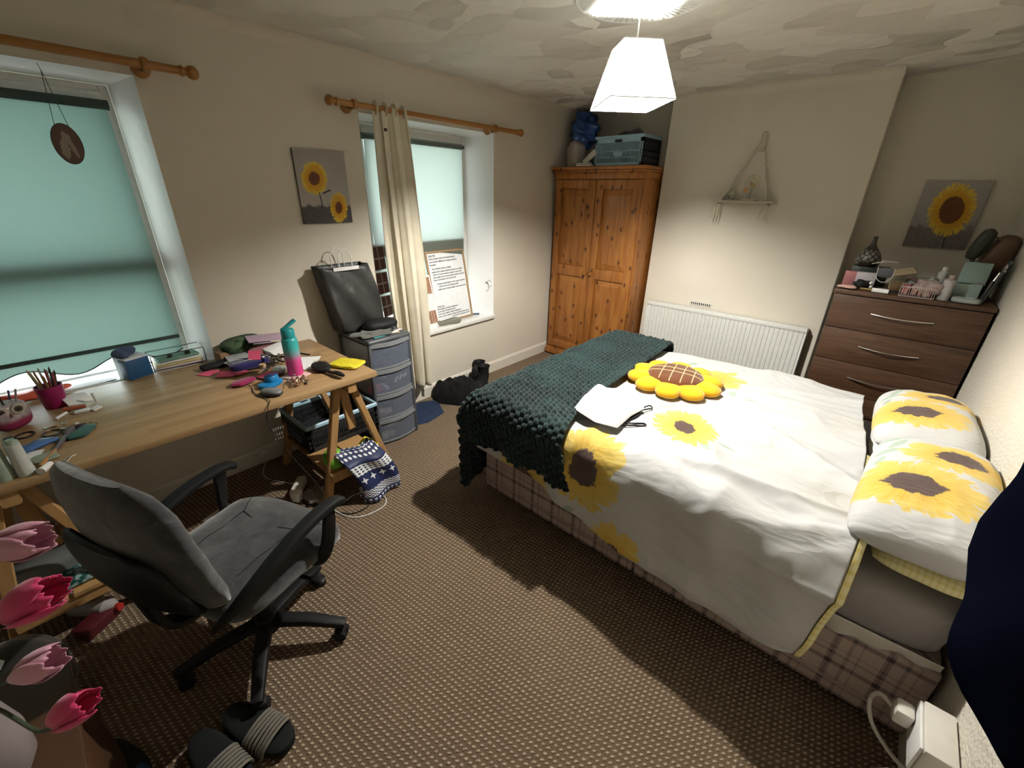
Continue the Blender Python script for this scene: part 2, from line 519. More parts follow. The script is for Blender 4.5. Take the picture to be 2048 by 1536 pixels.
# window wall with two openings: (y0,y1,z0,z1) at the room face
W1 = (-.34, .875, .62, 2.06); W2 = (1.94, 3.13, .545, 2.056)
bm = NB()
for y0, y1, z0, z1 in ((Y0, W1[0], 0, H), (W1[0], W1[1], 0, W1[2]), (W1[0], W1[1], W1[3], H), (W1[1], W2[0], 0, H), (W2[0], W2[1], 0, W2[2]), (W2[0], W2[1], W2[3], H), (W2[1], YB, 0, H)):
    box(bm, -.34, 0, y0, y1, z0, z1)
for (q0, q1, r0, r1), (o0, o1, u0, u1) in (((-.24, .80, .66, 2.03), W1), ((2.03, 3.00, .60, 2.03), W2)):
    for y0, y1, z0, z1 in ((o0, q0, u0, u1), (q1, o1, u0, u1), (q0, q1, u0, r0), (q0, q1, r1, u1)): box(bm, -.62, -.335, y0, y1, z0, z1)  # unseen outer wall depth, added with narrowed openings to shade the blind edges
for y0, y1, z0, z1 in ((Y0, W1[0], 0, H), (W1[0], W1[1], 0, W1[2]), (W1[0], W1[1], W1[3], H), (W1[1], W2[0], 0, H), (W2[0], W2[1], 0, W2[2]), (W2[0], W2[1], W2[3], H), (W2[1], YB, 0, H)):
    box(bm, -.62, -.34, y0, y1, z0, z1)
st('wall_left', bm, M_wall)
bm = NB(); box(bm, -.34, D + .12, YB, YB + .12, 0, H); st('wall_back', bm, M_wall)
bm = NB(); box(bm, XA, XB, YC, YB - .001, 0, H - .001, .006, 2); st('wall_chimney', bm, M_wall)
bm = NB(); box(bm, D, D + .12, Y0, YB, 0, H); st('wall_right', bm, M_chip)
bm = NB(); box(bm, -.34, D + .12, Y0 - .12, Y0, 0, H); st('wall_front', bm, M_wall)
def skirt(name, p0, p1, nrm):
    bm = NB(); h = .108
    sec = [(0, 0), (.016, 0), (.016, h - .02), (.010, h - .006), (.004, h), (0, h)]
    n = Vector(nrm); a = Vector(p0); b = Vector(p1)
    A = [bm.verts.new(a + n * s + Vector((0, 0, z))) for s, z in sec]; B = [bm.verts.new(b + n * s + Vector((0, 0, z))) for s, z in sec]
    for i in range(len(sec)): bm.faces.new((A[i], A[(i + 1) % 6], B[(i + 1) % 6], B[i]))
    bm.faces.new(A); bm.faces.new(B[::-1]); st(name, bm, M_skirt)
skirt('baseboard_left', (0, Y0, 0), (0, YB, 0), (1, 0, 0))
skirt('baseboard_back', (XA, YC, 0), (XB, YC, 0), (0, -1, 0))
skirt('baseboard_right', (D, Y0, 0), (D, YB, 0), (-1, 0, 0))
# cove shading strip between wall and ceiling
def cove(name, p0, p1, nrm):
    bm = NB(); r = .05; sec = [(0, 0)] + [(r - r * math.cos(R(90 * k / 5)), -r + r * math.sin(R(90 * k / 5))) for k in range(6)]
    n = Vector(nrm); a = Vector(p0); b = Vector(p1)
    A = [bm.verts.new(a + n * s + Vector((0, 0, z))) for s, z in sec]; B = [bm.verts.new(b + n * s + Vector((0, 0, z))) for s, z in sec]
    m = len(sec)
    for i in range(m): bm.faces.new((A[i], A[(i + 1) % m], B[(i + 1) % m], B[i]))
    bm.faces.new(A); bm.faces.new(B[::-1]); st(name, bm, M_wall, smooth=True)
cove('trim_1', (0, Y0, H), (0, YB, H), (1, 0, 0))
cove('trim_2', (XA, YC, H), (XB, YC, H), (0, -1, 0))

# ceiling rose
rose = T('ceiling_rose', 'round ribbed white plaster ceiling rose above the lampshade', 'ceiling rose', (1.652, 2.274, H))
bm = NB(); lathe(bm, [(.0, -.022), (.03, -.022), (.045, -.03), (.06, -.02), (.075, -.018), (.25, -.012), (.262, -.016), (.272, -.006), (.272, 0)], 64)
O('plate', bm, M_gloss, rose)
bm = NB()
for i in range(60):
    a = 2 * PI * i / 60; d = Vector((math.cos(a), math.sin(a), 0))
    cyl(bm, d * .082 + Vector((0, 0, -.018)), d * .245 + Vector((0, 0, -.012)), .0035, .008, 5)
o = O('rib', bm, M_gloss, rose, kind='stuff')

# ------------------------------------------------------------------ windows
def thin_glass():
    m = bpy.data.materials.new('window_glass'); m.use_nodes = True; nt = m.node_tree; nt.nodes.remove(nt.nodes['Principled BSDF'])
    t = nt.nodes.new('ShaderNodeBsdfTransparent'); g = nt.nodes.new('ShaderNodeBsdfGlossy'); g.inputs['Roughness'].default_value = .03
    s = nt.nodes.new('ShaderNodeMixShader'); s.inputs[0].default_value = .06; t.inputs[0].default_value = (.93, .96, .95, 1)
    nt.links.new(t.outputs[0], s.inputs[1]); nt.links.new(g.outputs[0], s.inputs[2]); nt.links.new(s.outputs[0], nt.nodes['Material Output'].inputs[0]); return m
M_glass = thin_glass()
def f_blind(c, t):
    def f():
        v = coord(); w = noise(mapping(v, (1, 1, 8)), 60, 3) * .6 + noise(v, 9, 3) * .4
        return {'Base Color': mix(w, tuple(x * .93 for x in c), tuple(x * 1.05 for x in c))}
    return f
def blind_mat(name, refl, thru, wgt):
    m = bpy.data.materials.new(name); m.use_nodes = True; nt = m.node_tree; X.nt = nt
    nt.nodes.remove(nt.nodes['Principled BSDF'])
    out = nt.nodes['Material Output']
    v = coord(); w = noise(mapping(v, (1, 1, 9)), 55, 3) * .5 + noise(mapping(v, (1, 5, 1)), 40, 2) * .3 + .1
    d = nt.nodes.new('ShaderNodeBsdfDiffuse'); t = nt.nodes.new('ShaderNodeBsdfTranslucent'); s = nt.nodes.new('ShaderNodeMixShader')
    X.put(d, 'Color', mix(w, tuple(x * .8 for x in refl), refl)); X.put(t, 'Color', mix(w, tuple(x * .85 for x in thru), tuple(min(1, x * 1.1) for x in thru)))
    s.inputs[0].default_value = wgt
    nt.links.new(d.outputs[0], s.inputs[1]); nt.links.new(t.outputs[0], s.inputs[2]); nt.links.new(s.outputs[0], out.inputs[0])
    return m
M_bl1 = blind_mat('teal_green_blind_cloth', (.20, .26, .22), (.118, .170, .148), .62)
M_bl2 = blind_mat('pale_green_blind_cloth', (.28, .31, .27), (.38, .41, .375), .62)
M_hem = mat('blind_edge_tape', (.03, .05, .045), .8)
def window(name, o, inn, xf, sill, sillz, midz):
    """o: outer opening, inn: frame opening (y0,y1,z0,z1), xf: depth of frame"""
    w = T(name, 'white painted sash window in a splayed reveal', None, (0, (o[0] + o[1]) / 2, o[2]), kind='structure')
    del w['label']
    # splayed reveal pieces
    def prism(pts, z0, z1, flip=False):
        bm = NB()
        if not flip: extr(bm, pts, z1 - z0, Matrix.Translation((0, 0, z0)))
        else:  # pts in (x,z) extruded along y
            extr(bm, pts, z1 - z0, Matrix(((1, 0, 0, 0), (0, 0, 1, z0), (0, 1, 0, 0), (0, 0, 0, 1))))
        return bm
    e_ = .004
    st('reveal', prism([(e_, o[1]), (xf, o[1]), (xf, inn[1]), (xf + .012, inn[1])], o[2], o[3]), M_reveal, w)
    st('reveal', prism([(e_, o[0]), (xf, o[0]), (xf, inn[0]), (xf + .012, inn[0])], o[2], o[3]), M_reveal, w)
    st('reveal', prism([(e_, o[3]), (xf, o[3]), (xf, inn[3]), (xf + .012, inn[3])], o[0], o[1], True), M_reveal, w)
    # frame: outer box, sashes, meeting rail
    bm = NB(); x0, x1 = xf - .06, xf
    box(bm, x0, x1, inn[0], inn[0] + .035, inn[2], inn[3], .004); box(bm, x0, x1, inn[1] - .035, inn[1], inn[2], inn[3], .004)
    box(bm, x0, x1, inn[0] + .035, inn[1] - .035, inn[3] - .05, inn[3], .004); box(bm, x0, x1 + .015, inn[0] + .035, inn[1] - .035, inn[3] - .085, inn[3] - .03, .004); box(bm, x0, x1, inn[0] + .05, inn[1] - .05, inn[2], inn[2] + .06, .004)
    st('window_frame', bm, M_gloss, w)
    for za, zb, dx in ((inn[2] + .06, midz, .0), (midz, inn[3] - .05, -.02)):
        bm = NB(); a0, a1 = inn[0] + .035, inn[1] - .035; X0, X1 = x0 + .005 + dx, x1 - .012 + dx; s = .034
        box(bm, X0, X1, a0, a0 + s, za, zb, .003); box(bm, X0, X1, a1 - s, a1, za, zb, .003)
        box(bm, X0, X1, a0 + s, a1 - s, za, za + s, .003); box(bm, X0, X1, a0 + s, a1 - s, zb - s, zb, .003)
        sa = st('sash', bm, M_gloss, w)
        bm = NB(); box(bm, X0 + .02, X0 + .024, a0 + s, a1 - s, za + s, zb - s); st('pane', bm, M_glass, sa)
    bm = NB(); box(bm, x0 - .03, x1 + .02, inn[0] + .04, inn[1] - .04, midz - .055, midz + .045, .006); st('meeting_rail', bm, M_gloss, w)  # rail widened towards the blind to deepen the shade band cast on it
    bm = NB(); box(bm, xf, sill, o[0] - .0, o[1] + .0, sillz - .035, sillz, .008, 2)
    st('window_sill', bm, M_gloss, w, smooth=True)
    return w
w1 = window('window_1', W1, (-.24, .80, .66, 2.03), -.15, .02, .748, 1.27)
w2 = window('window_2', W2, (2.03, 3.00, .60, 2.03), -.20, .03, .582, 1.22)

def blind(name, label, m, x, y0, y1, z0, z1, scal=0, roll=.02):
    b = T(name, label, 'blind', (x, (y0 + y1) / 2, z1))
    bm = NB(); nu = 90; ys = np.linspace(y0, y1, nu)
    low = z0 + (scal * .5 * (1 + np.cos((ys - y0) * 2 * PI / .34)) ** 1.0 if scal else ys * 0)
    P = np.zeros((nu, 12, 3))
    for j in range(12):
        t = j / 11; z = low + (z1 - low) * t
        P[:, j, 0] = x + .003 * np.sin(z * 7 + ys * 3); P[:, j, 1] = ys; P[:, j, 2] = z
    garr(bm, P); O('blind_cloth', bm, m, b, world=True)
    bm = NB(); cyl(bm, (x - .008, y0 - .01, z1), (x - .008, y1 + .01, z1), roll, seg=16)
    O('roller', bm, m if not scal else M_hem, b, world=True)
    if scal:
        bm = NB(); box(bm, x - .006, x + .008, y0, y1, z0 + .088, z0 + .106, .003)
        O('batten', bm, M_hem, b, world=True)
        bm = NB(); tube(bm, [(x + .002, y, z) for y, z in zip(ys, low)], .003, 5); O('scalloped_trim', bm, M_hem, b, world=True)
    return b
blind('roller_blind', 'teal green roller blind with a scalloped hem behind the desk', M_bl1, -.085, -.17, .762, .79, 1.945, .055)
blind('roller_blind', 'pale green roller blind behind the single cream curtain', M_bl2, -.17, 2.06, 2.935, .80, 1.955)
bm = NB(); cyl(bm, (-.178, 2.935, 1.955), (-.178, 2.965, 1.955), .012); O('roller_end', bm, M_black, bpy.data.objects['roller_blind.001'], world=True)

# curtain poles
def pole(label, y0, y1, z, brk, x=.09):
    p = T('curtain_pole', label, 'curtain pole', (0, (y0 + y1) / 2, z))
    bm = NB(); cyl(bm, (x, y0 + .05, z), (x, y1 - .05, z), .0165, seg=18); O('rod', bm, M_pole, p, world=True)
    for y, s in ((y0, 1), (y1, -1)):
        bm = NB(); pr = [(0, 0), (.016, .003), (.026, .014), (.028, .026), (.024, .040), (.013, .050), (.012, .056), (.021, .060), (.022, .068), (.018, .073), (.0165, .08)]
        lathe(bm, pr, 18, (x, y, z), (R(-90 * s), 0, 0)); O('finial', bm, M_pole, p, world=True)
    for y in brk:
        bm = NB(); lathe(bm, [(0, 0), (.034, 0), (.034, .012), (.026, .018), (.014, .024), (.013, .06), (.02, .066)], 18, (0, y, z - .004), (0, R(90), 0)); O('bracket', bm, M_pole, p, world=True)
        bm = NB(); lathe(bm, [(.018, -.014), (.025, -.012), (.027, -.004), (.027, .004), (.025, .012), (.018, .014)], 18, (x, y, z), (R(90), 0, 0)); O('ring', bm, M_pole, p, world=True)
pole('wooden curtain pole without curtain above the teal blind', -.42, 1.10, 2.092, (-.28, .905), .10)
pole('wooden curtain pole carrying the single cream curtain', 1.69, 3.375, 2.078, (1.865, 3.05), .10)

# curtain
cu = T('curtain', 'cream curtain bunched narrow on the pole of the pale blind window', 'curtain', (.10, 2.10, .15))
nu, nv = 90, 60; P = np.zeros((nu, nv, 3)); s = np.linspace(0, 1, nu)[:, None]; h = np.linspace(0, 1, nv)[None, :]
zt = 2.09; zb = .165 + .45 * np.clip(1 - s * 1.25, 0, 1) ** .5 * (s < .8)
cen = 2.095 - .06 * (1 - h) * 0
wid = .115 + .03 * np.sin(h * PI) + .02 * (1 - h)
y = 2.095 + (s - .5) * 2 * wid + .035 * (1 - h) + .0
amp = .012 + .028 * (1 - h)
x = .10 + amp * np.sin(s * 2 * PI * 3.2 + h * 1.0) + .008 * np.sin(s * 17 + h * 4)
y = y + .010 * np.sin(s * 2 * PI * 4 + h * 3) + .006 * np.sin(s * 2 * PI * 9 + h * 7)
z = (.165 + (1 - sstep(.55, .8, s)) * .02) * (1 - h) + zt * h
P[:, :, 0] = x; P[:, :, 1] = y; P[:, :, 2] = z
bm = NB(); garr(bm, P); solid(O('curtain_cloth', bm, M_curt, cu, world=True), .003)
for k in range(4):
    bm = NB(); yy = 2.0 + k * .063; sweep(bm, [(.10 + .021 * math.cos(t), yy + .002 * k, 2.078 + .024 * math.sin(t)) for t in np.linspace(0, 2 * PI, 17)[:-1]], rrect(.032, .003), True, up=(0, 1, 0)); O('tab', bm, M_curt, cu, world=True)
bm = NB(); sup(bm, (.142, 2.035, 1.965), (.009, .009, .009)); O('button', bm, mat('dark_button', (.06, .03, .025), .4), cu, world=True)

# ------------------------------------------------------------------ pendant lamp
lamp = T('pendant_lamp', 'tapered white fabric shade hanging lit from the ceiling rose', 'lamp', (1.652, 2.274, H))
bm = NB(); cyl(bm, (1.652, 2.274, 2.13), (1.652, 2.274, H - .02), .0035, seg=8); O('cord', bm, M_white, lamp, world=True)
def shade_mat():
    m = bpy.data.materials.new('lampshade_fabric'); m.use_nodes = True; nt = m.node_tree; X.nt = nt
    nt.nodes.remove(nt.nodes['Principled BSDF']); out = nt.nodes['Material Output']
    v = coord(); w = noise(mapping(v, (1, 1, 3), (0, .5, .4)), 90, 3); c = ramp(w, [(.38, (.62, .64, .60)), (.6, (.90, .92, .88))])
    d = nt.nodes.new('ShaderNodeBsdfDiffuse'); t = nt.nodes.new('ShaderNodeBsdfTranslucent'); s = nt.nodes.new('ShaderNodeMixShader')
    X.put(d, 'Color', c); X.put(t, 'Color', c); s.inputs[0].default_value = 0.95
    nt.links.new(d.outputs[0], s.inputs[1]); nt.links.new(t.outputs[0], s.inputs[2]); nt.links.new(s.outputs[0], out.inputs[0]); return m
M_shade = shade_mat()
SA = R(46); ax = Vector((math.cos(SA), math.sin(SA), 0)); ay = Vector((-math.sin(SA), math.cos(SA), 0)); C0 = Vector((1.652, 2.274, 0))
bm = NB(); zb_, zt_ = 1.985, 2.195; hb, hd, tb, td = .135, .165, .078, .085
lo = [C0 + ax * (hb * a) + ay * (hd * b) + Vector((0, 0, zb_)) for a, b in ((-1, -1), (1, -1), (1, 1), (-1, 1))]
hi = [C0 + ax * (tb * a) + ay * (td * b) + Vector((0, 0, zt_)) for a, b in ((-1, -1), (1, -1), (1, 1), (-1, 1))]
L_ = [bm.verts.new(p) for p in lo]; H_ = [bm.verts.new(p) for p in hi]
for i in range(4): bm.faces.new((L_[i], L_[(i + 1) % 4], H_[(i + 1) % 4], H_[i]))
sh = O('lamp_shade', bm, M_shade, lamp, world=True, smooth=False)
bm = NB()
for R_ in (lo, hi):
    for i in range(4): cyl(bm, R_[i], R_[(i + 1) % 4], .0022, seg=6)
for a, b in zip(lo, hi): cyl(bm, a, b, .0016, seg=6)
O('shade_frame', bm, M_white, lamp, world=True)
bm = NB(); lathe(bm, [(0, 2.165), (.012, 2.165), (.016, 2.155), (.019, 2.12), (.019, 2.10), (0, 2.10)], 16, (1.652, 2.274, 0)); O('bulb_holder', bm, M_white, lamp, world=True)
bm = NB(); sup(bm, (1.652, 2.274, 2.062), (.03, .03, .036), 1, 1); O('bulb', bm, mat('lit_bulb', (1, 1, 1), .5, emit=((1.0, .955, .87), 5200)), lamp, world=True)
# ------------------------------------------------------------------ wardrobe
wd = T('wardrobe', 'tall two-door orange pine wardrobe filling the corner alcove', 'wardrobe', (.50, 4.1, 0))
wx0, wx1, wy0, wy1, wh = .055, .965, 3.925, 4.425, 1.80
bm = NB(); box(bm, wx0, wx1, wy0 + .022, wy1, .09, wh, .004); O('body', bm, M_pine, wd, world=True)
bm = NB()
box(bm, wx0 - .03, wx1 + .02, wy0 - .045, wy1, wh + .028, wh + .055, .006)
box(bm, wx0 - .015, wx1 + .012, wy0 - .025, wy1, wh + .008, wh + .03, .008, 3); box(bm, wx0 - .004, wx1 + .004, wy0 - .004, wy1, wh - .045, wh + .01, .004)
O('cornice', bm, M_pine, wd, world=True)
bm = NB(); box(bm, wx0 - .012, wx1 + .012, wy0 - .012, wy1, 0.02, .075, .006); box(bm, wx0 - .004, wx1 + .004, wy0 - .002, wy1, .07, .095, .005); box(bm, wx0 + .02, wx1 - .02, wy0 + .03, wy1, 0, .03)
O('plinth', bm, M_pine, wd, world=True)
dm = (wx0 + wx1) / 2
for a, b, kx in ((wx0 + .012, dm - .003, 1), (dm + .003, wx1 - .012, -1)):
    bm = NB(); z0, z1 = .105, wh - .05; s = .072; zm = .885
    for X0, X1, Z0, Z1 in ((a, a + s, z0, z1), (b - s, b, z0, z1), (a + s, b - s, z0, z0 + .085), (a + s, b - s, z1 - .075, z1), (a + s, b - s, zm, zm + .10)):
        box(bm, X0, X1, wy0, wy0 + .022, Z0, Z1, .004)
    d = O('door', bm, M_pine, wd, world=True)
    for Z0, Z1 in ((z0 + .085, zm), (zm + .10, z1 - .075)):
        bm = NB(); X0, X1 = a + s, b - s; w = (X1 - X0) / 2 - .001; h = (Z1 - Z0) / 2 - .001; c = ((X0 + X1) / 2, (Z0 + Z1) / 2)
        rs = [(w, h, .014), (w, h, .020), (w - .006, h - .006, .019), (w - .045, h - .045, .008), (w - .05, h - .05, .006)]
        V = [[bm.verts.new((c[0] + sx * ww, wy0 + dp, c[1] + sz * hh)) for sx, sz in ((-1, -1), (1, -1), (1, 1), (-1, 1))] for ww, hh, dp in rs]
        for A, B in zip(V, V[1:]):
            for i in range(4): bm.faces.new((A[i], A[(i + 1) % 4], B[(i + 1) % 4], B[i]))
        bm.faces.new(V[-1]); O('raised_panel', bm, M_pine, d, world=True, smooth=False)
    bm = NB(); kxp = b - .03 if kx == 1 else a + .03
    lathe(bm, [(0, 0), (.009, 0), (.008, .012), (.017, .02), (.018, .028), (.011, .036), (0, .037)], 16, (kxp, wy0, .93), (R(90), 0, 0)); O('knob', bm, M_pine, d, world=True)

# ------------------------------------------------------------------ radiator
rd = T('radiator', 'long white ribbed panel radiator on the chimney breast', 'radiator', (1.72, 4.11, .14))
rx0, rx1, rz0, rz1 = 1.075, 2.355, .14, .735
bm = NB(); n = 38; pts = []
for i in range(n):
    a = rx0 + .012 + (rx1 - rx0 - .024) * i / n; w_ = (rx1 - rx0 - .024) / n
    pts += [(a, 4.103), (a + w_ * .10, 4.096), (a + w_ * .90, 4.096), (a + w_, 4.103)]
A = [bm.verts.new((x_, y_, rz0 + .02)) for x_, y_ in pts]; B = [bm.verts.new((x_, y_, rz1 - .035)) for x_, y_ in pts]
for i in range(len(pts) - 1): bm.faces.new((A[i], A[i + 1], B[i + 1], B[i]))
O('ribbed_panel', bm, M_rad, rd, world=True, smooth=False)
bm = NB(); box(bm, rx0, rx1, 4.104, 4.118, rz0, rz1 - .02, .004); box(bm, rx0 + .05, rx1 - .05, 4.14, 4.155, rz0, rz1 - .02); O('back_panel', bm, M_rad, rd, world=True)
bm = NB(); box(bm, rx0 - .004, rx1 + .004, 4.09, 4.165, rz1 - .034, rz1, .006); O('top_cover', bm, M_rad, rd, world=True)
bm = NB(); box(bm, rx1 - .003, rx1 + .004, 4.092, 4.163, rz0, rz1 - .03, .002); O('side_cover', bm, M_rad, rd, world=True)
bm = NB(); box(bm, rx0 - .004, rx0 + .003, 4.092, 4.163, rz0, rz1 - .03, .002); O('side_cover', bm, M_rad, rd, world=True)
for x_ in (rx0 + .2, rx1 - .2):
    bm = NB(); box(bm, x_, x_ + .03, 4.15, YC, rz0 + .05, rz0 + .5); O('bracket', bm, M_rad, rd, world=True)
for x_ in (rx0 + .02, rx1 - .02):
    bm = NB(); cyl(bm, (x_, 4.13, 0), (x_, 4.13, rz0 + .02), .008, seg=10); O('pipe', bm, M_rad, rd, world=True)

# wall vent grille above radiator
vt = T('wall_vent', 'small row of dark ventilation holes just above the radiator', 'vent', (1.52, YC, .765))
bm = NB(); box(bm, 1.43, 1.62, YC - .006, YC, .745, .785, .002); O('vent_plate', bm, M_cream, vt, world=True)
bm = NB()
for i in range(10): cbox(bm, (1.445 + i * .0175, YC - .007, .765), (.009, .003, .018), None, .001)
O('vent_holes', bm, M_black, vt, world=True)

# ------------------------------------------------------------------ chest of drawers
ch = T('chest_of_drawers', 'dark walnut chest with bowed chrome handles in the right alcove', 'chest of drawers', (2.83, 3.85, 0))
cx0, cx1, cy0, cy1, chh = 2.478, 3.178, 3.62, 4.10, 1.125
bm = NB(); box(bm, cx0, cx1, cy0 + .02, cy1, 0.0, chh - .024, .002); O('carcase', bm, M_wdark, ch, world=True)
bm = NB(); box(bm, cx0 - .006, cx1, cy0 - .008, cy1, chh - .024, chh, .003); O('top', bm, M_walnut, ch, world=True)
dz = (chh - .03 - .06) / 5
for i in range(5):
    z1 = chh - .03 - i * dz
    bm = NB(); box(bm, cx0 + .004, cx1 - .004, cy0, cy0 + .018, z1 - dz + .004, z1, .0015); d = O('drawer', bm, M_walnut, ch, world=True)
    bm = NB(); xc = (cx0 + cx1) / 2; w_ = .14; zz = z1 - dz * .44
    pts = [(xc - w_ + 2 * w_ * t, cy0 - .004 - .026 * math.sin(PI * t) ** .8, zz - .004 * math.sin(PI * t)) for t in np.linspace(0, 1, 15)]
    sweep(bm, pts, rrect(.011, .006)); O('handle', bm, M_chrome, d, world=True)

# ------------------------------------------------------------------ bed
def f_tartan():
    x, y, z = sep(coord())
    def line(c, p, o, w): return ((((c / p + o).frac()) - .5).abs() * -1 + w / p / 2 + .0).gt(0.0)
    def lines(c):
        s = c / .132
        a = ((s.frac() - .30).abs()).lt(.075) * .7; b = ((s.frac() - .62).abs()).lt(.04) * .5; d_ = ((s.frac() - .30).abs()).lt(.02) * .3; e_ = ((s.frac() - .82).abs()).lt(.02) * .4
        return (a + b + d_ + e_)
    h = lines(x + y); v = lines(z * 1.0)
    k = ((h + v) * .62).clamp(); w = noise(coord(), 500, 2)
    base = mix(w, (.46, .36, .33), (.55, .44, .40))
    return {'Base Color': mix(k, base, (.075, .055, .065)), 'Normal': bump(w, .3, .002)}
M_tart = mat('plaid_divan_cloth', rough=.9, fn=f_tartan, spec=.15)
M_greysheet = cloth('grey_fitted_sheet_cloth', (.30, .275, .27), .6, 200, .1, .05, .6)
M_whitesheet = cloth('white_under_sheet', (.66, .63, .58))
bx0, bx1, by0, by1 = 1.258, 3.175, 1.765, 3.115
bed = T('bed', 'double divan bed with plaid base and grey fitted mattress sheet', 'bed', ((bx0 + bx1) / 2, (by0 + by1) / 2, 0))
xm = (bx0 + bx1) / 2 - .008
for a, b in ((bx0, xm - .004), (xm + .004, bx1)):
    bm = NB(); box(bm, a, b, by0, by1, .03, .335, .012, 3); dv = O('divan_base', bm, M_tart, bed, world=True)
    bm = NB(); sweep(bm, [(a + .01, by0 - .002, .095), (b - .01, by0 - .002, .095)], circ(.004, 6)); O('piping', bm, cloth('piping_cloth', (.42, .34, .29)), dv, world=True)
    for xx in (a + .1, b - .1):
        for yy in (by0 + .12, by1 - .12):
            bm = NB(); cyl(bm, (xx, yy, 0), (xx, yy, .035), .022, seg=12); O('foot', bm, M_black, dv, world=True)
# mattress
bm = NB()
def mw(q):
    return q
mx0, mx1 = bx0 + .01, bx1 - .003
cx_, cy_ = (mx0 + mx1) / 2, (by0 + by1) / 2
sup(bm, (cx_, cy_, .45), ((mx1 - mx0) / 2, (by1 - by0) / 2 + .005, .122), .35, .12, nu=64, nv=16)
O('mattress', bm, M_greysheet, bed, world=True)
# loose white under-sheet edge at the base
nu = 60; P = np.zeros((nu, 8, 3)); s = np.linspace(0, 1, nu)[:, None]; t = np.linspace(0, 1, 8)[None, :]
xx = 2.70 + .46 * s; hang = .035 * np.sin(np.clip(s * 1.25, 0, 1) * PI) ** .8 + .002
P[:, :, 0] = xx + 0 * t; P[:, :, 1] = by0 - .010 - .006 * np.sin(s * 30) * t; P[:, :, 2] = .375 - (.03 + hang) * t + .01 * s
bm = NB(); garr(bm, P); solid(O('under_sheet', bm, M_whitesheet, bed, world=True), .002)

# duvet -------------------------------------------------------------
ZT = .615; NX, NT = 340, 420
xs = np.linspace(0, 1, NX)[:, None]; LF = 1.49; RR_ = .075
# a: arc coordinate. 0 at near top corner start; negative hangs down
yN, yF = 1.712, 3.225
def hem(x):   # hem height on the near side
    return np.interp(x, [1.2, 1.40, 1.60, 1.74, 2.0, 2.21, 2.49, 2.68, 2.79, 2.845], [.338, .335, .33, .322, .268, .24, .225, .222, .232, .255])
tt = np.linspace(0, 1, NT)[None, :]
xh = np.interp(tt, [0, .06, .12, .18, .25, .45, .75, 1.0], [2.832, 2.850, 2.868, 2.872, 2.868, 2.85, 2.79, 2.80])
x0_ = 1.262 + .0 * tt
X_ = x0_ + (xh - x0_) * xs
hz = hem(X_ * 1.0)
drop = ZT - RR_ - hz; far = .30
Ltot = drop + RR_ * PI / 2 + (yF - yN - 2 * RR_) + RR_ * PI / 2 + far
A_ = -drop + Ltot * tt      # arc from top of the hanging part
q1 = RR_ * PI / 2; q2 = q1 + (yF - yN - 2 * RR_); q3 = q2 + RR_ * PI / 2
th1 = np.clip(A_ / RR_, 0, PI / 2); th2 = np.clip((A_ - q2) / RR_, 0, PI / 2)
Y_ = yN + RR_ * (1 - np.cos(th1)) + np.clip(A_ - q1, 0, q2 - q1) + RR_ * np.sin(th2)
Z_ = ZT - RR_ + np.minimum(A_, 0) + RR_ * np.sin(th1) - RR_ * (1 - np.cos(th2)) - np.clip(A_ - q3, 0, None)
# foot end rolls over
ft = np.clip((1.40 - X_) / .14, 0, 1); Z_ = Z_ - .05 * ft ** 2 * (A_ > 0)
P0 = np.stack([X_, Y_, Z_], 2)
U_ = X_; V_ = A_
puff = .022 * fbm(U_ * 3.1, V_ * 2.7, 11) + .012
head = sstep(1.95, 2.5, U_); near = sstep(.55, .05, V_)
wx = U_ * 3.2 + .5 * fbm(U_ * 2, V_ * 2, 5); wy = V_ * 3.2 + .8 * fbm(U_ * 1.5, V_ * 1.5, 9)
# long diagonal folds radiating from the cushion towards the near head corner
ang = np.arctan2(V_ - .95, U_ - 1.95); rad = np.hypot(V_ - .95, U_ - 1.95)
f1 = ridge(ang * 4.2 + rad * .7, rad * 1.1 + 3, 21, 4) * sstep(.22, .45, rad) * .034
f2 = ridge(wx * .6 + wy * .4, wy * 2.3 - wx * .3, 31, 3) * .034 * (.25 + .75 * head) * (.4 + .6 * near)
f3 = ridge(U_ * 7 + V_ * 3, V_ * 9 - U_ * 2.5, 41, 4) * .011 * (.3 + .7 * head)
f4 = (fbm(U_ * 8, V_ * 8, 51) - .45) * .006
hangm = sstep(0.02, -.12, A_)
f5 = np.sin(U_ * 21 + 2.2 * fbm(U_ * 3, V_, 3) + V_ * 3) * .007 * hangm
disp = (puff + f1 + f2 + f3 + f4 + f5) * (.3 + .7 * sstep(1.62, 1.85, X_))
# crumple band near head/near corner
band = np.exp(-((V_ - .12 - .12 * (2.75 - U_)) / .10) ** 2) * sstep(2.1, 2.45, U_)
disp = disp + band * (ridge(U_ * 2.2 + .8 * V_, V_ * 8.5 + 1.6 * U_, 61, 2) - .3) * .036 + band * ridge(U_ * 4.5 - V_ * 2, V_ * 15 + 4 * U_, 63, 2) * .010
Nn = normals(P0)
if Nn[NX // 2, NT // 2, 2] < 0: Nn = -Nn
P1 = P0 + Nn * disp[:, :, None]
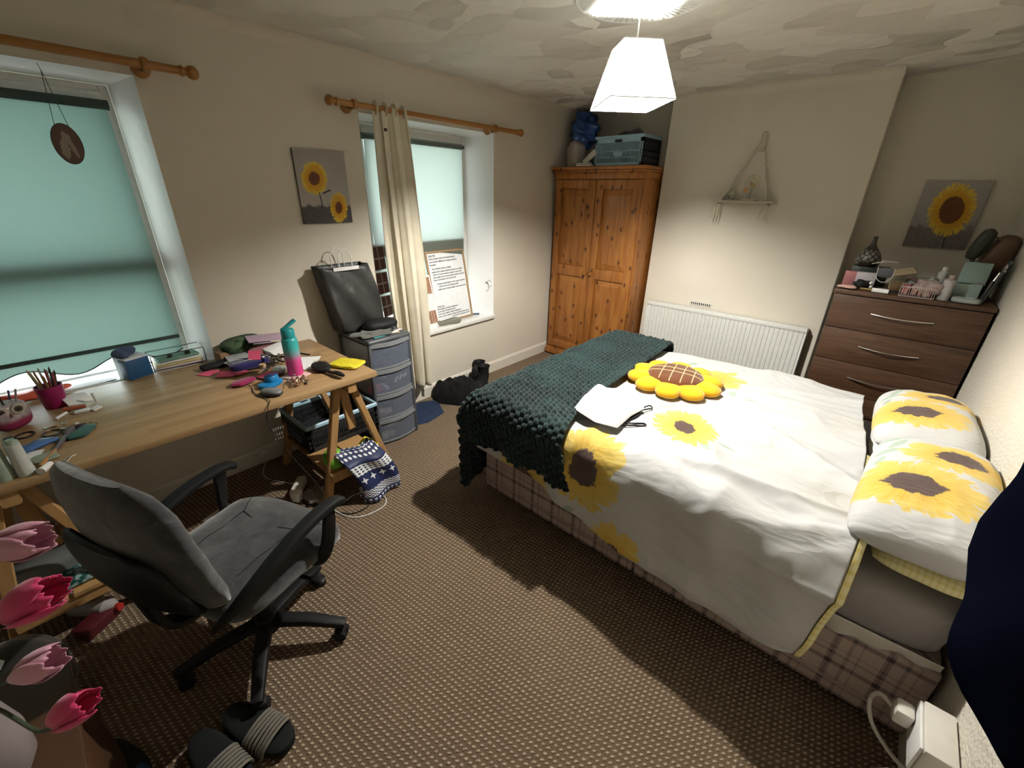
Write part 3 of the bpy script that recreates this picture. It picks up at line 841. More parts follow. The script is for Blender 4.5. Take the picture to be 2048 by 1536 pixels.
# flare of hanging part
P1[:, :, 1] -= (hangm * .012)
flare = sstep(2.45, 2.83, X_) * np.clip(-A_ / .4, 0, 1); P1[:, :, 1] -= flare * .02
UV_d = np.stack([U_ + 0 * V_, V_ + 0 * U_], 2)
M_duvet = print_mat('sunflower_print_duvet_cloth',
    [(1.955, -.015, .185, .19, .6, 17, .40, .30), (2.205, .44, .175, .145, 2.2, 19, .33, .3), (2.08, 1.16, .20, .15, .4, 17, .33, .3),
     (1.725, .93, .14, .17, 1.0, 17, .32, .3), (1.60, -.235, .155, .17, 1.2, 17, .40, .3), (2.16, -.32, .15, .13, 1.9, 15, .30, .3)],
    [(1.99, .43, .055, .02, .3), (2.05, .60, .05, .014, .9), (2.10, .66, .05, .016, .5), (1.80, .56, .03, .025, .3), (1.86, 1.22, .04, .03, .2), (1.90, 1.08, .05, .018, 1.0),
     (1.76, .20, .06, .022, .5), (1.70, .12, .05, .02, 1.0), (1.92, .62, .03, .02, .0), (2.33, .33, .045, .012, -.7), (2.40, .41, .04, .013, -.2), (1.90, -.25, .04, .022, .8),
     (2.00, -.36, .04, .02, 1.0), (1.92, 1.31, .03, .03, 0), (1.79, -.14, .05, .014, 1.2), (2.36, .95, .04, .012, .4), (2.25, 1.02, .03, .02, 1.9)])
bm = NB(); garr(bm, P1, UV_d)
dv_ = T('duvet', 'rumpled white duvet with printed sunflowers spread over the bed', 'duvet', ((bx0 + bx1) / 2, (by0 + by1) / 2, .56))
o = O('duvet_cover', bm, M_duvet, dv_, world=True, ang=80); solid(o, .016, -1)
# yellow check edging along the head edge
def f_ycheck():
    u, v, _ = sep(coord('UV')); k = ((u * 60).frac().lt(.4) * .5 + (v * 60).frac().lt(.4) * .5)
    return {'Base Color': mix(k, (.78, .72, .42), (.66, .55, .18))}
M_ycheck = mat('yellow_check_cloth', rough=.85, fn=f_ycheck)
jm = int(NT * .46)
E0 = P1[-1, :jm] ; w_ = .022
strip = np.zeros((jm, 6, 3)); uvs = np.zeros((jm, 6, 2))
for k in range(6):
    a = k / 5 * PI
    strip[:, k] = E0 + np.array([w_ * math.sin(a) * .9 + .003, 0, 0]) + Nn[-1, :jm] * (-.010 + .014 * math.cos(a))
    uvs[:, k, 0] = np.arange(jm) * .004; uvs[:, k, 1] = k * .01
bm = NB(); garr(bm, strip, uvs); O('yellow_edging', bm, M_ycheck, dv_, world=True, label='pale yellow check edging strip')

# throw ------------------------------------------------------------
TP = .0048
edge_y = np.array([1.50, 1.70, 1.9, 2.2, 2.6, 3.0, 3.3]); edge_x = np.array([1.90, 1.83, 1.77, 1.735, 1.72, 1.70, 1.68])
nA = 400; nB = 300
tb_ = np.linspace(0, 1, nA)[None, :]; sb_ = np.linspace(0, 1, nB)[:, None]
LN = .185; LFr = .26           # hang on the near side and the far side
ZTT = ZT + .052; Rr = .085; yn, yf = 1.672, 3.262
q1 = Rr * PI / 2; q2 = q1 + (yf - yn - 2 * Rr); q3 = q2 + Rr * PI / 2; tot = LN + q3 + LFr
A2 = -LN + tot * tb_ + 0 * sb_
th1 = np.clip(A2 / Rr, 0, PI / 2); th2 = np.clip((A2 - q2) / Rr, 0, PI / 2)
Y2 = yn + Rr * (1 - np.cos(th1)) + np.clip(A2 - q1, 0, q2 - q1) + Rr * np.sin(th2)
Z2 = ZTT - Rr + np.minimum(A2, 0) + Rr * np.sin(th1) - Rr * (1 - np.cos(th2)) - np.clip(A2 - q3, 0, None)
xe = np.interp(Y2 - np.minimum(A2, 0) * 0 , edge_y, edge_x) + np.clip(-A2, 0, 1) * .35
# b: arc along x from head-side edge (0) to the foot and down
Lft = np.interp(tb_ * tot - LN, [-LN, .0, .35, tot], [.50, .50, .44, .40])
Rf = .12; xf0 = 1.185
Lx = (xe - xf0 - Rf) + Rf * PI / 2 + Lft
B2 = Lx * sb_
fl = xe - xf0 - Rf
thf = np.clip((B2 - fl) / Rf, 0, PI / 2)
X2 = xe - np.minimum(B2, fl) - Rf * np.sin(thf)
dz_ = Rf * (1 - np.cos(thf)) + np.clip(B2 - fl - Rf * PI / 2, 0, None)
# over the foot the hanging near flap swings round the corner
foot = thf / (PI / 2); Z2b = Z2 - dz_ * np.where(A2 < 0, .80, 1.0)
X2 = X2 - .03 * np.clip(-A2, 0, 1) * foot
Y2b = Y2 + .10 * foot * np.clip(-A2 / LN, 0, 1) * 0
Z2b = np.maximum(Z2b, .02 + .02 * sstep(0, 1, foot))
P2 = np.stack([X2, Y2b, Z2b + 0 * X2], 2)
N2 = normals(P2)
if N2[20, nA // 2, 2] < 0: N2 = -N2
fold = np.sin(A2 * 26 + 1.5 * fbm(A2 * 3, B2 * 3, 2)) * .016 * np.clip(foot, 0, 1) + np.sin(B2 * 24) * .02 * np.clip(-A2 / .12, 0, 1) * (1 - foot)
big = .018 * fbm(A2 * 3, B2 * 3, 7) + fold
sp = .0335; ia = np.floor(B2 / (sp * .86)); aa = (A2 / sp + .5 * (ia % 2)); fa = aa - np.floor(aa) - .5; fb = (B2 / (sp * .86)) - ia - .5
rr2 = np.sqrt(fa ** 2 + (fb * .9) ** 2)
bob = np.sqrt(np.clip(1 - (rr2 / .52) ** 2, 0, 1)) * (.75 + .5 * _h(np.floor(aa).astype(np.int64), ia.astype(np.int64), 3))
P2 = P2 + N2 * (big + .019 * bob + .003 * vn(A2 * 300, B2 * 300, 4))[:, :, None]
def f_throw():
    v = coord(); n = noise(v, 3.5, 3); g = noise(v, 320, 2)
    return {'Base Color': mix(((n - .38) * 3).clamp(), (.006, .016, .018), (.018, .048, .047)), 'Normal': bump(g, .6, .003)}
M_throw = mat('dark_green_chenille', rough=.85, fn=f_throw, spec=.2, sheen=.22)
bm = NB(); garr(bm, P2)
th = O('throw_blanket', bm, M_throw, None, 'dark green bobbly chunky-knit throw over the foot of the bed', 'blanket', ang=70); solid(th, .012, -1)

# pillows ----------------------------------------------------------
def pillow(name, label, m, c, hx, hy, hz, rot, group=None, seed=0, back=None):
    n = 70; u = np.linspace(-1, 1, n)[:, None]; v = np.linspace(-1, 1, n)[None, :]
    prof = (np.clip(1 - np.abs(u) ** 3.2, 0, 1) ** .55) * (np.clip(1 - np.abs(v) ** 3.6, 0, 1) ** .5)
    px = u * (1 - .11 * v ** 4) ; py = v * (1 - .07 * u ** 4)
    wr = (fbm(u * 3 + seed, v * 4, seed) - .4) * .10 + (ridge(u * 3 + v * 2 + seed, v * 5, seed + 3, 3) - .3) * .07 * (1 - prof * .5)
    t_ = T(name, label, 'pillow', c, 0, group); t_.rotation_euler = rot
    t_.matrix_basis = Matrix.Translation(Vector(c)) @ Euler(rot).to_matrix().to_4x4()
    P = np.stack([px * hx + 0 * v, py * hy + 0 * u, hz * prof * (1 + wr)], 2)
    UV = np.stack([(u + 0 * v) * hx, (v + 0 * u) * hy], 2)
    bm = NB(); garr(bm, P, UV); Q = P.copy(); Q[:, :, 2] *= -.62; garr(bm, Q, UV)
    bmesh.ops.remove_doubles(bm, verts=bm.verts, dist=.0006)
    O('pillowcase', bm, m, t_, ang=85)
    return t_
M_pil = print_mat('sunflower_print_pillow_cloth', [(-.045, -.115, .19, .15, .2, 19, .40, .3), (.055, .135, .165, .105, 3.4, 19, .40, .3)],
    [(-.13, .10, .035, .018, .5), (-.11, .17, .05, .016, 1.2), (-.14, .23, .035, .02, .3), (-.12, -.16, .05, .018, 1.5), (-.08, -.20, .04, .02, .9), (-.14, .03, .03, .012, 1.3), (-.10, .27, .04, .012, .9)])
pillow('pillow', 'plump sunflower print pillow nearest the camera at the head of the bed', M_pil, (3.015, 2.085, .722), .175, .345, .110, (R(3), R(-4), R(-4)), seed=2)
pillow('pillow', 'sunflower print pillow on the far side beside the chest of drawers', M_pil, (3.012, 2.76, .715), .175, .335, .105, (R(-2), R(-4), R(1)), seed=9)
pillow('pillow', 'yellow check pillow squashed beneath the near sunflower pillow', M_ycheck, (3.045, 2.03, .632), .128, .275, .045, (0, 0, R(-3)), seed=5)
pillow('pillow', 'white pillow beneath the far sunflower pillow against the wall', cloth('white_pillow_cloth', (.75, .75, .73)), (3.015, 2.77, .62), .16, .32, .055, (0, 0, 0), seed=6)

# sunflower cushion --------------------------------------------------
sc_ = T('sunflower_cushion', 'plush sunflower cushion with fat yellow petals on the duvet', 'cushion', (1.955, 2.60, .665)); sc_.rotation_euler = (0, 0, R(12))
sc_.matrix_basis = Matrix.Translation((1.955, 2.60, .655)) @ Matrix.Rotation(R(12), 4, 'Z')
M_yel = cloth('yellow_plush', (.84, .43, .006), .8, 200, .2, .08, .4)
M_brn = cloth('brown_plush', (.13, .042, .012), .85, 200, .3, .2, .4)
M_stitch = cloth('cream_stitching', (.75, .55, .30))
for i in range(10):
    a = 2 * PI * (i + .5) / 10
    bm = NB(); sup(bm, (math.cos(a) * .172, math.sin(a) * .172, .018), (.090, .068, .030), .8, .85, (0, 0, a), 20, 10)
    O('petal', bm, M_yel, sc_)
bm = NB(); sup(bm, (0, 0, .022), (.15, .15, .040), .7, 1, None, 32, 12); O('yellow_body', bm, M_yel, sc_)
bm = NB(); sup(bm, (0, 0, .036), (.152, .152, .042), .75, 1, None, 36, 14, fn=lambda q: q if q.z < 0 else Vector((q.x, q.y, q.z * (.86 + .14 * abs(math.cos(q.x * 52) * math.cos(q.y * 52)) ** .5))))
O('brown_centre', bm, M_brn, sc_)
def cz(x, y):
    r = math.hypot(x, y) / .152
    return .036 + .042 * max(0, 1 - min(r, 1) ** (2 / .75)) ** (.75 / 2 * 1.0) * .94
for k in (-.068, -.012, .045, .1):
    for ax_ in (0, 1):
        if ax_ == 1 and (k > .06 or k < -.05): continue
        L_ = math.sqrt(max(.0, .152 ** 2 - k * k)) * .93
        pts = []
        for t in np.linspace(-L_, L_, 17):
            x_, y_ = (k, t) if ax_ == 0 else (t, k - .02); pts.append((x_, y_, cz(x_, y_) + .001))
        bm = NB(); tube(bm, pts, .0028, 5); O('stitching', bm, M_stitch, sc_)
# ------------------------------------------------------------------ desk
DZ = .747
bm = NB(); box(bm, .03, .812, -.46, 1.398, DZ - .028, DZ, .003)
O('desk_top', bm, M_desk, None, 'long oak block worktop on two trestles under the teal blind window', 'desk')
def trestle(label, yc):
    t = T('trestle', label, 'trestle', (.44, yc, 0))
    def plank(nm, a, b, w, h, up=(1, 0, 0)):
        bm = NB(); sweep(bm, [a, b], rrect(w, h, .12, 2), up=up); O(nm, bm, M_leg, t, world=True)
    plank('top_beam', (.10, yc, .693), (.80, yc, .693), .045, .05, (0, 0, 1))
    for x in (.715, .16):
        plank('leg', (x, yc - .045, .69), (x - .03, yc - .185, 0), .042, .035)
        plank('leg', (x + .005, yc + .03, .69), (x - .01, yc + .228, 0), .036, .035)
        plank('brace', (x - .035, yc + .0, .69), (x - .035, yc + .022, .40), .045, .022)
        plank('cross_rail', (x, yc - .155, .155), (x, yc + .18, .155), .022, .05, (0, 0, 1))
    for k in range(2):
        plank('shelf_board', (.14, yc - .085 + .17 * k, .19), (.735, yc - .085 + .17 * k, .19), .155, .016, (0, 0, 1))
    return t
trestle('pine trestle at the open end of the desk beside the drawer tower', 1.255)
trestle('pine trestle under the desk behind the office chair', .06)

# ------------------------------------------------------------------ office chair
oc = T('office_chair', 'grey velour office chair with black arms and five-star base', 'office chair', (1.30, .53, 0)); 
oc.matrix_basis = Matrix.Translation((1.30, .53, 0)) @ Matrix.Rotation(R(20), 4, 'Z')
for k in range(5):
    a = R(-47 + 72 * k + 0); d = Vector((math.cos(a), math.sin(a), 0))
    bm = NB(); sweep(bm, [d * .03 + Vector((0, 0, .115)), d * .16 + Vector((0, 0, .108)), d * .275 + Vector((0, 0, .082)), d * .292 + Vector((0, 0, .078))], rrect(.05, .034, .35, 3), sc=[1.1, 1, .8, .7])
    lg = O('base_arm', bm, M_shell, oc)
    c = d * .27; n = Vector((-d.y, d.x, 0))
    bm = NB()
    for s_ in (-1, 1): cyl(bm, c + n * (.004 * s_) + Vector((0, 0, .027)), c + n * (.024 * s_) + Vector((0, 0, .027)), .026, .024, seg=18)
    cyl(bm, c + Vector((0, 0, .03)), c + Vector((0, 0, .07)), .012, seg=10); sup(bm, c + Vector((0, 0, .04)), (.022, .026, .02), .7, .8, (0, 0, a), 12, 8)
    O('caster', bm, M_blacks, lg)
bm = NB(); lathe(bm, [(0, .07), (.045, .075), (.045, .125), (.03, .14), (.03, .27), (.024, .275), (.02, .40), (0, .40)], 20); O('gas_column', bm, M_shell, oc)
bm = NB(); box(bm, -.10, .10, -.13, .12, .385, .425, .012); cyl(bm, (.08, .02, .40), (.25, .05, .385), .007, seg=8); sup(bm, (.265, .052, .383), (.03, .018, .015), .8, .8)
sup(bm, (.02, .16, .37), (.03, .03, .03), .8, .8); O('tilt_mechanism', bm, M_shell, oc)
def seatfn(q):
    r = max(abs(q.x) / .24, abs(q.y) / .235)
    z = q.z
    if z > 0: z += .012 * math.cos(q.x * 9) - .010 * max(0, 1 - r * 1.6) - .006 * abs(math.sin(q.y * 26 + abs(q.x) * 10)) * (r < .7)
    if q.y > .14: z -= (q.y - .14) * .35
    return Vector((q.x * (1 + .05 * (q.y > 0) * abs(q.y) / .2), q.y, z))
bm = NB(); sup(bm, (0, .02, .462), (.238, .235, .052), .45, .42, None, 48, 18, fn=seatfn); st_ = O('seat', bm, M_velour, oc)
bm = NB(); [tube(bm, [Vector(seatfn(Vector((x_, y_ - .02, .052 * max(0, 1 - (abs(x_) / .238) ** 4.4 - (abs(y_ - .02) / .235) ** 4.4) ** .23 ))) + Vector((0, .02, .4625))) for x_, y_ in L__], .0016, 5) for L__ in ([(t_ * .12, .09 + .02 * t_ * t_) for t_ in np.linspace(-1, 1, 15)], [(-.12 - .06 * t_, .11 + .08 * t_) for t_ in np.linspace(0, 1, 8)], [(.12 + .06 * t_, .11 + .08 * t_) for t_ in np.linspace(0, 1, 8)], [(-.12, .11 - .22 * t_) for t_ in np.linspace(0, 1, 12)], [(.12, .11 - .22 * t_) for t_ in np.linspace(0, 1, 12)])]
O('seam', bm, M_blacks, st_)
bm = NB(); sup(bm, (0, .015, .424), (.205, .20, .018), .4, .35, None, 32, 8); O('seat_pan', bm, M_shell, oc)
# backrest: padded cushion + rear shell, leaning back
def back_surface(thk, inset, yoff, z0=.47, z1=.985, n=26):
    bm = NB(); rings = []
    for j in range(n + 1):
        t = j / n; z = z0 + (z1 - z0) * t
        w = np.interp(t, [0, .06, .2, .5, .8, .93, 1], [.12, .175, .21, .235, .225, .195, .13]) - inset
        th = thk * np.interp(t, [0, .08, .3, .8, .94, 1], [.35, .8, 1.0, .85, .6, .25])
        yc = -.185 - .115 * t - .02 * math.sin(t * PI * 1.2) + yoff
        ring = []
        for i in range(36):
            a = 2 * PI * i / 36; cx = math.copysign(abs(math.cos(a)) ** .55, math.cos(a)); sy = math.copysign(abs(math.sin(a)) ** .8, math.sin(a))
            x = w * cx; ring.append(bm.verts.new((x, yc + th * sy + .55 * x * x, z)))
        rings.append(ring)
    for A, B in zip(rings, rings[1:]):
        for i in range(36): bm.faces.new((A[i], A[(i + 1) % 36], B[(i + 1) % 36], B[i]))
    bm.faces.new(rings[0][::-1]); bm.faces.new(rings[-1]); return bm
O('backrest', back_surface(.05, 0, 0), M_velour, oc)
O('back_shell', back_surface(.028, .022, -.045, .49, .80), M_shell, oc)
bm = NB(); sweep(bm, cr([(0, -.10, .40), (0, -.20, .40), (0, -.27, .44), (0, -.29, .55), (0, -.31, .66)], 4), rrect(.07, .022)); O('back_bracket', bm, M_shell, oc)
for s_ in (-1, 1):
    x = .268 * s_
    P_ = cr([(x * .72, -.24, .475), (x * .90, -.20, .535), (x * .98, -.12, .585), (x, -.02, .620), (x, .08, .637), (x, .165, .637), (x, .205, .622)], 5)
    bm = NB(); sweep(bm, P_, rrect(.046, .026, .4, 3), sc=[.7 + .4 * min(1, i / 12) for i in range(len(P_))]); ar = O('armrest', bm, M_shell, oc)
    bm = NB(); sweep(bm, cr([(x, .15, .632), (x, .14, .57), (x * .97, .12, .48), (x * .86, .10, .425), (x * .6, .09, .42)], 5), rrect(.024, .046, .4, 3)); O('arm_post', bm, M_shell, ar)

# ------------------------------------------------------------------ drawer tower
M_tw = mat('grey_tower_plastic', (.075, .08, .088), .4)
M_tl = mat('grey_drawer_lip', (.22, .235, .25), .35)
M_clear = mat('smoky_clear_plastic', (.20, .23, .30), .15, trans=.0, alpha=.42, coat=.25)
dt = T('drawer_tower', 'four-drawer grey plastic tower with see-through fronts', 'drawer tower', (.22, 1.75, 0))
tx0, tx1, ty0, ty1, th_ = .035, .405, 1.592, 1.912, .765
bm = NB(); box(bm, tx0, tx1, ty0, ty1, th_ - .035, th_, .014, 3); O('top', bm, M_tw, dt, world=True)
bm = NB()
for xx in (tx0 + .012, tx1 - .018):
    for yy in (ty0 + .012, ty1 - .012): box(bm, xx - .014, xx + .014, yy - .01, yy + .01, 0, th_ - .03, .004)
for z in (0.0, .18, .36, .545): box(bm, tx0, tx1 - .02, ty0 + .004, ty1 - .004, z, z + .018, .003)
box(bm, tx0, tx0 + .006, ty0, ty1, 0, th_ - .03)
O('frame', bm, M_tw, dt, world=True)
for yy in (ty0 + .008, ty1 - .010):
    bm = NB(); box(bm, tx0 + .02, tx1 - .03, yy, yy + .002, .02, th_ - .04); O('side_panel', bm, mat('translucent_side_panel', (.22, .22, .22), .3), dt, world=True)
def curvefront(z0, z1, y0, y1, bulge, thick, xb):
    bm = NB(); n = 14; F = []; B = []
    for i in range(n + 1):
        t = i / n; y = y0 + (y1 - y0) * t; x = xb + bulge * math.sin(PI * t)
        F.append((bm.verts.new((x, y, z0)), bm.verts.new((x, y, z1)))); B.append((bm.verts.new((x - thick, y, z0)), bm.verts.new((x - thick, y, z1))))
    for i in range(n):
        bm.faces.new((F[i][0], F[i + 1][0], F[i + 1][1], F[i][1])); bm.faces.new((B[i][0], B[i][1], B[i + 1][1], B[i + 1][0]))
        bm.faces.new((F[i][1], F[i + 1][1], B[i + 1][1], B[i][1])); bm.faces.new((F[i][0], B[i][0], B[i + 1][0], F[i + 1][0]))
    bm.faces.new((F[0][0], F[0][1], B[0][1], B[0][0])); bm.faces.new((F[-1][0], B[-1][0], B[-1][1], F[-1][1])); return bm
cont_cols = [[(.10, .12, .17), (.05, .07, .13), (.45, .42, .38)], [(.45, .12, .16), (.65, .65, .55), (.55, .58, .65), (.12, .16, .35)], [(.45, .35, .35), (.16, .18, .24), (.55, .50, .48)], [(.35, .36, .28), (.55, .53, .48), (.30, .28, .25)]]
for i in range(4):
    z0 = .020 + i * .182 + (0.002); z1 = z0 + .150
    bm = curvefront(z0, z1, ty0 + .012, ty1 - .012, .030, .003, tx1 - .012); d = O('drawer', bm, M_clear, dt, world=True)
    bm = curvefront(z1 - .004, z1 + .020, ty0 + .010, ty1 - .010, .036, .018, tx1 - .006); O('lip', bm, M_tl, d, world=True)
    bm = curvefront(z0 - .006, z0 + .006, ty0 + .012, ty1 - .012, .030, .01, tx1 - .01); O('rim', bm, M_tl, d, world=True)
    bm = NB(); box(bm, tx0 + .03, tx1 - .02, ty0 + .02, ty1 - .02, z0, z0 + .003); O('tray_floor', bm, M_tw, d, world=True)
    # contents: rolled and folded oddments pressed against the fronts
    cc = cont_cols[3 - i]; rnd = random.Random(i)
    for k in range(9):
        c = cc[k % len(cc)]; y = ty0 + .05 + (ty1 - ty0 - .1) * ((k * .37) % 1); x = tx1 - .06 - .05 * (k % 3)
        bm = NB(); sup(bm, (x, y, z0 + .028 + .03 * (k % 3)), (.045, .035 + .02 * rnd.random(), .018 + .02 * rnd.random()), .8, .8, (rnd.random() * .6, rnd.random() * .6, rnd.random() * 3), 14, 8, fn=lambda q: q * (1 + .12 * math.sin(q.x * 160 + q.y * 120)))
        o = O('bundle', bm, cloth('bundle_cloth_%d_%d' % (i, k % len(cc)), c), d, world=True)
    if i == 2:
        for k in range(3):
            bm = NB(); cyl(bm, (tx1 - .012, 1.76 + .035 * k, z0 + .05 + .01 * k), (tx1 - .02, 1.79 + .035 * k, z0 + .085), .007, seg=8); O('white_tube', bm, M_white, d, world=True)
# ------------------------------------------------------------------ folding crates
M_cb = mat('pale_blue_crate_plastic', (.36, .56, .68), .4)
M_cd = mat('black_crate_plastic', (.018, .02, .024), .45)
def crate(label, x0, x1, y0, y1, z0, z1, rz=0.0, longside='y', endm=None):
    c = T('folding_crate', label, 'crate', ((x0 + x1) / 2, (y0 + y1) / 2, z0)); c.matrix_basis = Matrix.Translation(((x0 + x1) / 2, (y0 + y1) / 2, z0)) @ Matrix.Rotation(rz, 4, 'Z')
    hx, hy, h = (x1 - x0) / 2, (y1 - y0) / 2, z1 - z0
    bm = NB(); r = .012
    for a, b in (((-hx, -hy), (hx, -hy)), ((hx, -hy), (hx, hy)), ((hx, hy), (-hx, hy)), ((-hx, hy), (-hx, -hy))):
        sweep(bm, [(a[0], a[1], h - .012), (b[0], b[1], h - .012)], rrect(.016, .026, .3, 2))
    O('rim', bm, M_cb, c)
    bm = NB(); box(bm, -hx, hx, -hy, hy, 0, .012, .003); O('floor_panel', bm, M_cd, c)
    for side in range(4):
        alongx = side < 2; L_ = hx if alongx else hy; q = (-hy if side == 0 else hy) if alongx else (-hx if side == 2 else hx)
        m_ = M_cd if not endm or side not in endm else M_cb
        bm = NB(); t = .004
        def bar(a0, a1, z0_, z1_):
            if alongx: box(bm, a0, a1, q - t, q + t, z0_, z1_)
            else: box(bm, q - t, q + t, a0, a1, z0_, z1_)
        bar(-L_, L_, .01, .03); bar(-L_, L_, h - .055, h - .02); bar(-L_, L_, h * .5 - .006, h * .5 + .006); bar(-L_, L_, h * .3 - .004, h * .3 + .004)
        bar(-L_, -L_ + .022, 0.01, h - .02); bar(L_ - .022, L_, 0.01, h - .02)
        nb = int(L_ * 2 / .014)
        for i in range(1, nb): a = -L_ + i * 2 * L_ / nb; bar(a - .0028, a + .0028, .03, h - .05)
        if m_ is M_cb:
            if alongx: sup(bm, (0, q, h * .42), (.05, .006, .026), .9, .9)
            else: sup(bm, (q, 0, h * .42), (.006, .05, .026), .9, .9)
        O('slotted_side', bm, m_, c)
        if m_ is M_cb:
            bm = NB(); s3 = (.04, .007, .012) if alongx else (.007, .04, .012)
            sup(bm, (0, q, h - .042) if alongx else (q, 0, h - .042), s3, .5, .7); O('hand_slot', bm, M_cd, c)
    return c
crate('black folding crate with pale blue rim under the desk end', .10, .455, 1.112, 1.565, .199, .375)
crate('pale blue and black folding crate on top of the wardrobe', .40, .86, 4.03, 4.36, 1.857, 2.095, R(0), endm=(0, ))
# contents of the wardrobe crate
bm = NB(); sup(bm, (.66, 4.2, 2.06), (.15, .13, .085), .9, .8, (0, 0, .3), 28, 14, fn=lambda q: Vector((q.x, q.y, q.z * (1 + .3 * math.sin(q.x * 30) * math.cos(q.y * 25)))))
O('folded_jumper', bm, cloth('charcoal_knit', (.03, .032, .036)), None, 'charcoal jumper heaped in the crate on the wardrobe', 'jumper')
bm = NB(); sup(bm, (.50, 4.16, 2.05), (.07, .10, .05), .8, .9, (0.1, .1, .2), 22, 10, fn=lambda q: q * (1 + .08 * math.sin(q.x * 90)))
O('dark_cloth', bm, cloth('dark_grey_cloth', (.05, .045, .05)), None, 'dark cloth poking up at the left of the wardrobe crate', 'cloth')
# blue bag, clear bag and oddments on the wardrobe
def blob(name, label, cat, m, c, s, rot=(0, 0, 0), amp=.12, fr=28, e=(.8, .8), seed=0, nu=32, nv=18, par=None, fl=False, group=None):
    rn = random.Random(seed); ph = [rn.random() * 6 for _ in range(6)]
    def fn(q):
        k = 1 + amp * (math.sin(q.x * fr + ph[0] + 2 * math.sin(q.y * fr * .6 + ph[3])) * .5 + math.sin(q.y * fr * 1.3 + ph[1]) * .3 + math.sin(q.z * fr * 1.7 + q.x * fr + ph[2]) * .35)
        v = Vector((q.x * k, q.y * k, q.z * k))
        if fl and v.z < 0: v.z *= .15
        return v
    bm = NB(); sup(bm, c, s, e[0], e[1], rot, nu, nv, fn)
    return O(name, bm, m, par, label, cat, group, world=True, ang=75)
M_bluebag = mat('royal_blue_plastic_sheet', (.012, .045, .17), .35)
blob('blue_bag', 'crumpled royal blue plastic bag stuffed high in the wardrobe corner', 'bag', M_bluebag, (.20, 4.16, 2.17), (.125, .12, .125), amp=.38, fr=42, seed=3, nu=56, nv=34)
M_clearbag = mat('cloudy_plastic_film', (.62, .56, .50), .35, alpha=.62)
blob('plastic_bag', 'cloudy plastic carrier bag slumped under the blue bag on the wardrobe', 'bag', M_clearbag, (.17, 4.07, 1.96), (.085, .08, .11), amp=.16, seed=4, e=(.6, .8))
cbp = NB(); cbox(cbp, (.37, 4.00, 1.935), (.15, .03, .05), (R(10), R(-38), 0), .012); O('white_shoe_horn', cbp, M_cream, None, 'cream plastic appliance leaning between bag and crate on wardrobe', 'appliance')
cbp = NB(); cbox(cbp, (.345, 3.965, 1.867), (.15, .07, .016), (0, 0, R(12)), .006); cbox(cbp, (.34, 3.965, 1.882), (.13, .06, .010), (0, 0, R(5)), .003); O('folded_papers', cbp, M_cream, None, 'pale folded booklet at the front edge of the wardrobe top', 'booklet')
blob('grey_pouch', 'grey fabric pouch tucked beside the blue crate on the wardrobe', 'pouch', cloth('grey_nylon', (.13, .12, .13)), (.36, 4.12, 1.965), (.055, .06, .105), amp=.12, seed=8)

# ------------------------------------------------------------------ black paper bag on the tower
M_bpap = mat('black_paper', (.032, .032, .030), .5, fn=lambda: {'Base Color': (.030, .030, .029, 1), 'Roughness': .45, 'Normal': bump(noise(coord(), 9, 3), .5, .02)})
pb = T('paper_bag', 'large black paper gift bag slumped on the drawer tower', 'bag', (.17, 1.70, th_))
def bagshape(yb0, yb1, yt0, yt1, xb0, xb1, xt0, xt1, zb, zt, n=14):
    P = []
    for j in range(n + 1):
        t = j / n; z = zb + (zt - zb) * t; a = yb0 + (yt0 - yb0) * t; b = yb1 + (yt1 - yb1) * t; c = xb0 + (xt0 - xb0) * t; d = xb1 + (xt1 - xb1) * t
        d += .02 * math.sin(t * PI * 1.3); ring = []
        for k in range(12): ring.append((d + .016 * math.sin(k * .9 + t * 6) * (1 - t * .4), a + (b - a) * k / 11, z + .012 * math.sin(k / 11 * PI) * -(j == n)))
        for k in range(1, 5): ring.append((d + (c - d) * k / 5, b + .014 * math.sin(k / 5 * PI) * (-1 if t > .4 else .3), z))
        for k in range(12): ring.append((c, b + (a - b) * k / 11, z))
        for k in range(1, 5): ring.append((c + (d - c) * k / 5, a + .02 * math.sin(k / 5 * PI) * t, z))
        P.append(ring)
    return np.array(P)
Pb = bagshape(1.565, 1.885, 1.475, 1.805, .03, .155, .05, .16, th_ + .005, 1.195)
Pb = np.concatenate([Pb, Pb[:, :1]], 1)
bm = NB(); garr(bm, Pb); o = O('bag_body', bm, M_bpap, pb, world=True, ang=50); solid(o, .002)
bm = NB(); cbox(bm, (.162, 1.645, 1.178), (.004, .17, .022), None, .001); O('handle_strip', bm, M_paper, pb, world=True)
for k in (0, 1):
    bm = NB(); xx = .165 - .10 * k; tube(bm, [(xx, 1.60, 1.185), (xx, 1.598, 1.23), (xx, 1.61, 1.275), (xx, 1.64, 1.295), (xx, 1.668, 1.275), (xx, 1.682, 1.235), (xx, 1.685, 1.185)], .003, 6, smooth=4); O('handle', bm, M_paper, pb, world=True)
bm = NB(); lathe(bm, [(0, 0), (.025, 0), (.025, .002), (0, .002)], 20, (.11, 1.553, .90), (R(90), 0, 0)); O('round_sticker', bm, M_cream, pb, world=True)
blob('black_garment', 'black garment slumped in front of the paper bag on the tower', 'clothing', M_blacks, (.245, 1.79, .80), (.075, .125, .05), amp=.14, seed=12, fl=True)
blob('grey_scrunched_cloth', 'scrunched grey cloth at the front of the tower top', 'cloth', cloth('grey_scrunch', (.11, .11, .10)), (.30, 1.70, .777), (.075, .12, .018), amp=.3, fr=60, seed=13, fl=True)
bm = NB(); cbox(bm, (.352, 1.72, .770), (.05, .14, .004), (0, 0, R(8)), .001); O('teal_card', bm, mat('teal_card', (.06, .30, .30), .6), None, 'teal card on the front edge of the drawer tower', 'card')
